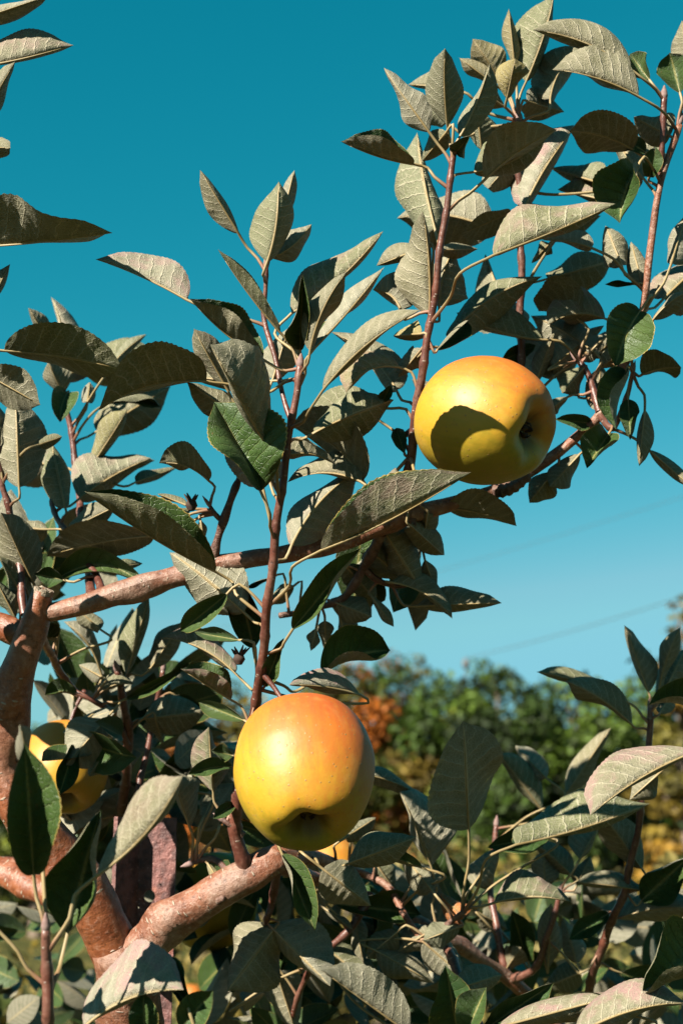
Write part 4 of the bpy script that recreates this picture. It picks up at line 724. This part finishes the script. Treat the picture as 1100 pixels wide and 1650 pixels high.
(17,(-447,-825,17006),(),(-652,-646,17116),(-892,-629,17119),(-1095,-538,17314),(22,-95,-23),273,35,73,64,0,0,0),
(17,(-590,-712,17216),(),(-470,-540,17352),(-276,-465,17548),(-33,-385,17671),(16,-95,-26),305,35,65,41,0,50,0),
(12,(2807,-1339,17744),(),(2705,-1174,17911),(2657,-1106,18136),(2478,-948,18213),(-15,-93,-33),163,35,65,54,0,0,0),
(12,(2724,-1298,18014),(),(2896,-1135,18189),(3116,-959,18274),(3216,-824,18516),(-19,-91,-36),194,35,70,57,0,0,0),
(4,(1058,-544,15054),(),(1287,-947,15016),(1490,-1028,15092),(1696,-986,15170),(-3,-100,-1),197,35,44,57,0,0,0),
(4,(985,-647,15049),(),(1141,-1044,14987),(1291,-1008,14874),(1444,-856,14758),(0,-100,1),197,35,35,46,0,0,0)
]
tree_root = prop(link('apple_tree', None, None, tuple(ORG)), 'leafy apple tree with red brown limbs filling the foreground', 'tree')
WOOD = []
for wi, (kind, bud, pts) in enumerate(BRANCHES):
    P0 = np.array([p[:3] for p in pts])/1e4; R0 = np.array([p[3] for p in pts])/1e4
    big_ = kind in ('trunk', 'limb', 'branch'); P, R = catmull(P0, R0, .006 if kind == 'trunk' else .004 if big_ else .0025); g = np.random.default_rng(100+wi)
    R = R.copy(); s_ = np.concatenate([[0], np.cumsum(np.linalg.norm(np.diff(P, axis=0), axis=1))])
    if kind == 'spur': R *= 1+.10*np.sin(s_*2*math.pi/.0032)+.12*np.sin(s_*2*math.pi/.021+wi)
    elif not big_:
        nodes = np.arange(.012, s_[-1], .021)
        for q in nodes: R *= 1+.22*np.exp(-((s_-q)/.0022)**2)
        P = P+np.stack([np.sin(s_*130+wi), np.cos(s_*110+wi*2), s_*0], 1)*.0005
    else: R *= 1+.03*np.sin(s_*95+wi)+.04*np.sin(s_*37+wi*1.7); P = P+np.stack([np.sin(s_*31+wi), np.cos(s_*27+wi), s_*0], 1)*.0009
    sides = 20 if big_ else 9; lump = g.normal(size=(len(P), sides))
    for _ in range(4): lump = (lump+np.roll(lump, 1, 0)+np.roll(lump, -1, 0)+np.roll(lump, 1, 1)+np.roll(lump, -1, 1))/5
    if big_:
        for _k in range(int(s_[-1]/.05)):
            ci, ck = int(g.integers(len(P))), int(g.integers(sides)); hh = g.uniform(.25, .6)/.30; wd_ = g.uniform(1.2, 2.6)
            ii = np.arange(len(P))[:, None]-ci; kk = (np.arange(sides)[None, :]-ck+sides/2) % sides-sides/2
            lump = lump+hh*np.exp(-(ii/wd_/1.3)**2-(kk/1.5)**2)
    amp = .30 if big_ else .12
    V, F, U = sweep(P-P[0], R, sides, rmod=lambda i, k: 1+amp*lump[i][k])
    o = link(kind, mesh(kind, V, F, [BARK[kind]], uv=U), tree_root, tuple(P[0])); WOOD.append((o, P, R))
    if bud:
        d = unit(P[-1]-P[-4]); bp, br_ = catmull([P[-1]-d*.001, P[-1]+d*.0015, P[-1]+d*.004, P[-1]+d*.0075], [R[-1]*.9, R[-1]*1.15, R[-1]*.9, R[-1]*.15], .0008)
        V, F, U = sweep(bp-P[-1], br_, 8); link('bud', mesh('bud', V, F, [BUD], uv=U), o, tuple(P[-1]-P[0]))
# pruning cut on top of the left limb, side stubs and dried fruitlets
o, P, R = WOOD[1]
V = []; F = []; g = np.random.default_rng(3); d = unit(P[-1]-P[-5]); X = unit(np.cross(d, (0, 1, 0))); Y = np.cross(d, X)
for j, q in enumerate((1.03, .99, .7, .35, .0)):
    for k in range(18):
        a = 2*math.pi*k/18; V.append((X*math.cos(a)+Y*math.sin(a))*R[-1]*q+d*(-.002 if j == 0 else .0012+g.uniform(-.0009, .0014)))
for j in range(4):
    for k in range(18): a, b = j*18+k, j*18+(k+1) % 18; F.append((a, b, b+18, a+18))
link('cut_face', mesh('cut_face', V, F, [CUT], smooth=False), o, tuple(P[-1]-P[0]))
def stub(wi, t, out, ln, r0, dark=False):
    o, P, R = WOOD[wi]; i = int(t*(len(P)-1)); dd = unit(np.array(out, float)); a = P[i]+dd*R[i]*.7
    p, r = catmull([a, a+dd*ln*.5, a+dd*ln+np.array([0, 0, ln*.25])], [r0*1.25, r0, r0*.75], .0012); r = r*(1+.14*np.sin(np.arange(len(r))*1.9))
    V, F, U = sweep(p-p[0], r, 10); link('stub', mesh('stub', V, F, [DRY if dark else BARK['spur']], uv=U), o, tuple(p[0]-P[0]))
for a in ((3, .33, (-.1, -.3, .9), .010, .0022), (3, .43, (.1, -.3, -.9), .007, .002), (3, .40, (0, -.9, -.4), .006, .002), (3, .52, (.8, -.3, .1), .022, .0036), (4, .26, (.5, -.8, -.2), .010, .0024), (4, .44, (.3, -.4, -.8), .012, .0026), (4, .15, (.1, -.6, .7), .005, .002), (1, .62, (.8, -.5, .1), .005, .0022), (3, .36, (.2, -.5, .8), .006, .0018)): stub(*a)
def fruitlet(wi, at, rs):
    """dried up flower remains: a knob with ragged points"""
    o, P, R = WOOD[wi]; g = np.random.default_rng(rs); at = np.array(at)-ORG; V = []; F = []
    p, r = catmull([at, at+np.array([0, 0, .003]), at+np.array([0, 0, .006])], [.0018, .0036, .0024], .001); v, f, _ = sweep(p-p[0], r, 9); V += v; F += f
    for k in range(6):
        a = k*1.05+g.uniform(-.3, .3); d = unit(np.array([math.cos(a)*.8, math.sin(a)*.8, g.uniform(.5, 1.2)])); p, r = catmull([at+np.array([0, 0, .004]), at+np.array([0, 0, .004])+d*.004, at+np.array([0, 0, .004])+d*g.uniform(.006, .009)], [.0013, .001, .0003], .001)
        v, f, _ = sweep(p-at, r, 5, base=len(V)); V += v; F += f
    link('dried_blossom', mesh('dried_blossom', V, F, [DRY]), o, tuple(at-P[0]))
# ------------------------------------------------------------------ leaf blades
NR, NM = 44, 5
tt = np.linspace(0, 1, NR+1); PRF = np.sin(math.pi*np.minimum(1, tt**.88))**.74*np.clip((1-tt)/.14, 0, 1)**.4; PRF /= PRF.max(); PRF[0] = .0; PRF[-1] = .0
A_ = []
for i in range(NR):
    for j in range(2*NM): a = i*(2*NM+1)+j; A_.append((a, a+1, a+2*NM+2, a+2*NM+1))
NV = (NR+1)*(2*NM+1)
def leaf_mesh(rec, rs):
    wi, A, PC, B, K, Tp, nf, W, al, ar, curl, side, blush, sear = rec
    g = np.random.default_rng(rs)
    A, B, K, Tp = (np.array(x)/1e4 for x in (A, B, K, Tp)); n = unit(np.array(nf, float)); W = W/1e4
    t = tt[:, None]; M = (1-t)**2*B+2*t*(1-t)*K+t*t*Tp; D = unit(2*(1-t)*(K-B)+2*t*(Tp-K)+1e-9)
    ln = np.linalg.norm(Tp-B)
    ex = unit(np.cross(D, n)); nn = np.cross(ex, D)
    tw = math.radians(g.uniform(-14, 14)); ps = (tw*(tt-.45))[:, None]
    ex, nn = ex*np.cos(ps)+nn*np.sin(ps), nn*np.cos(ps)-ex*np.sin(ps)
    sgn = 1 if side == 0 else -1
    M = M+nn*(-sgn)*(ln*.09*(np.maximum(0, t-.6)/.4)**1.6*g.uniform(-.6, 1.8))          # tip curls
    grid = np.zeros((NR+1, 2*NM+1, 3)); uvg = np.zeros((NR+1, 2*NM+1, 2)); grid[:, NM] = M; uvg[:, NM] = np.stack([tt, tt*0+.5], 1)
    ruf = [(g.uniform(1.2, 3.0), g.uniform(0, 6.28), W*g.uniform(.05, .15)) for _ in range(2)]
    prof = PRF*(1+.04*np.sin(tt*9+g.uniform(0, 6)))
    for h, (dirn, ang) in enumerate(((-1, al), (1, ar))):
        cur = M.copy(); opening = g.uniform(-16, 16)
        for j in range(1, NM+1):
            s = j/NM; th = np.radians(ang+sgn*curl*(s-.35)*1.1+opening*np.sin(tt*math.pi*2))[:, None]
            tooth = 1.0
            wd = prof*W/NM
            if j == NM: wd = wd*(1+.07*np.where(np.arange(NR+1) % 2 == 0, 1, -1)*(tt > .12))
            cur = cur+(dirn*ex*np.cos(th)-nn*np.sin(th))*wd[:, None]
            k, p_, am = ruf[h]; q = 8.5*(tt-.17*s)+(.45 if dirn*sgn > 0 else 0)
            off = am*s*s*np.sin(2*math.pi*k*tt+p_)*prof - sgn*W*.050*4*s*(1-s*.85)*np.abs(np.sin(math.pi*q))*prof
            grid[:, NM+dirn*j] = cur+nn*off[:, None]; uvg[:, NM+dirn*j] = np.stack([tt, tt*0+.5+.5*s*dirn*sgn], 1)
    du = np.gradient(grid, axis=0); dv = np.gradient(grid, axis=1); nr = unit(np.cross(dv, du)); nr = np.where(np.isfinite(nr), nr, 0)
    fall = 1-np.abs(np.linspace(-1, 1, 2*NM+1))**4; thk = .0002*fall[None, :, None]*np.minimum(1, prof*6)[:, None, None]
    V = np.vstack([(grid+nr*thk).reshape(-1, 3), (grid-nr*thk).reshape(-1, 3)]); U = np.vstack([uvg.reshape(-1, 2)]*2).tolist()
    F = list(A_)+[(NV+f[0], NV+f[3], NV+f[2], NV+f[1]) for f in A_]
    V0 = V.tolist()
    mi = [1 if side == 0 else 0]*len(A_)+[0 if side == 0 else 1]*len(A_)
    # petiole running on as the raised midrib of the underside
    dn = nn*sgn; d0 = D[0]; dist = np.linalg.norm(B-A); b1 = B-d0*min(.35*dist, .02)
    if len(PC): ctl = np.array(PC)/1e4; pts = [A, (A+ctl)/2*.5+ctl*.5, (ctl+b1)/2*.6+b1*.4, B]
    else: pts = [A, A*.55+b1*.45+np.array([0, 0, .06*dist]), b1, B]
    pp, pr = catmull(pts, [.0012, .0009, .00085, .0008], .004)
    ms = M[2:int(NR*.93):3]+dn[2:int(NR*.93):3]*.00035; mr = np.linspace(.00075, .00018, len(ms))
    P = np.vstack([pp, ms]); R = np.concatenate([pr, mr]); v, f, uu = sweep(P, R, 6, base=len(V0)); V0 = np.vstack([V, np.array(v)]); F += f; U += uu; mi += [2]*len(f)
    return V0-B, F, U, mi, B
for li, rec in enumerate(LEAVES):
    V, F, U, mi, B = leaf_mesh(rec, 500+li); o, P, R = WOOD[rec[0]]
    lf = link('leaf', mesh('leaf', V, F, [LEAF_TOP, LEAF_UNDER, PETIOLE], mi, U), o, tuple(B-P[0])); lf['blush'] = rec[12]/100; lf['sear'] = rec[13]/100
fruitlet(16, (-.0855, .7865, 1.697), 1); fruitlet(7, (-.058, .802, 1.611), 2)

# ------------------------------------------------------------------ the many small leaves deep inside the crown
def inner_leaves(regions, rs):
    g = np.random.default_rng(rs); nr_, nm = 8, 2; tq = np.linspace(0, 1, nr_+1); pf = np.sin(math.pi*tq**.88)**.74; pf[-1] = 0
    V = []; F = []; U = []; mi = []
    for (c0, c1, n, ln0) in regions:
        for _ in range(n):
            c = np.array([g.uniform(a, b) for a, b in zip(c0, c1)])/1000-ORG; ax = unit(np.array([g.normal(), g.normal(), g.normal()*.8+.5])); nrm = unit(np.cross(ax, g.normal(size=3))); bx = np.cross(nrm, ax)
            ln = ln0*g.uniform(.75, 1.25)/1000; W = ln*g.uniform(.24, .32); fold = g.uniform(.05, .9); bend = g.uniform(-.25, .25)*ln; b0 = len(V)
            for sh in (0, 1):
                for i in range(nr_+1):
                    for j in range(-nm, nm+1):
                        s = j/nm; V.append(c+ax*(tq[i]-.5)*ln+bx*s*W*pf[i]*math.cos(fold)+nrm*(abs(s)*W*pf[i]*math.sin(fold)+bend*tq[i]*tq[i]+(.00025 if sh == 0 else -.00025)*(1-abs(s)))); U.append((tq[i], .5+.5*s))
            wN = 2*nm+1; half = (nr_+1)*wN
            for i in range(nr_):
                for j in range(2*nm):
                    a = b0+i*wN+j; F.append((a, a+wN, a+wN+1, a+1)); mi.append(0); a += half; F.append((a, a+1, a+wN+1, a+wN)); mi.append(1)
    o = link('inner_leaves', mesh('inner_leaves', V, F, [LEAF_TOP, LEAF_UNDER], mi, U), tree_root); prop(o, kind='stuff')
inner_leaves([((-173, 888, 1565), (-147, 928, 1594), 4, 48), ((-161, 1036, 1450), (-113, 1119, 1507), 14, 55), ((-366, 1206, 1335), (-240, 1677, 1469), 60, 46), ((-226, 1008, 1530), (-104, 1170, 1663), 100, 54), ((-107, 1046, 1367), (82, 1276, 1498), 120, 54), ((93, 1171, 1349), (308, 1464, 1498), 90, 54), ((4, 881, 1674), (52, 921, 1705), 10, 55), ((-245, 938, 1688), (-156, 1055, 1749), 14, 60), ((-109, 965, 1524), (-57, 1067, 1592), 16, 55)], 77)
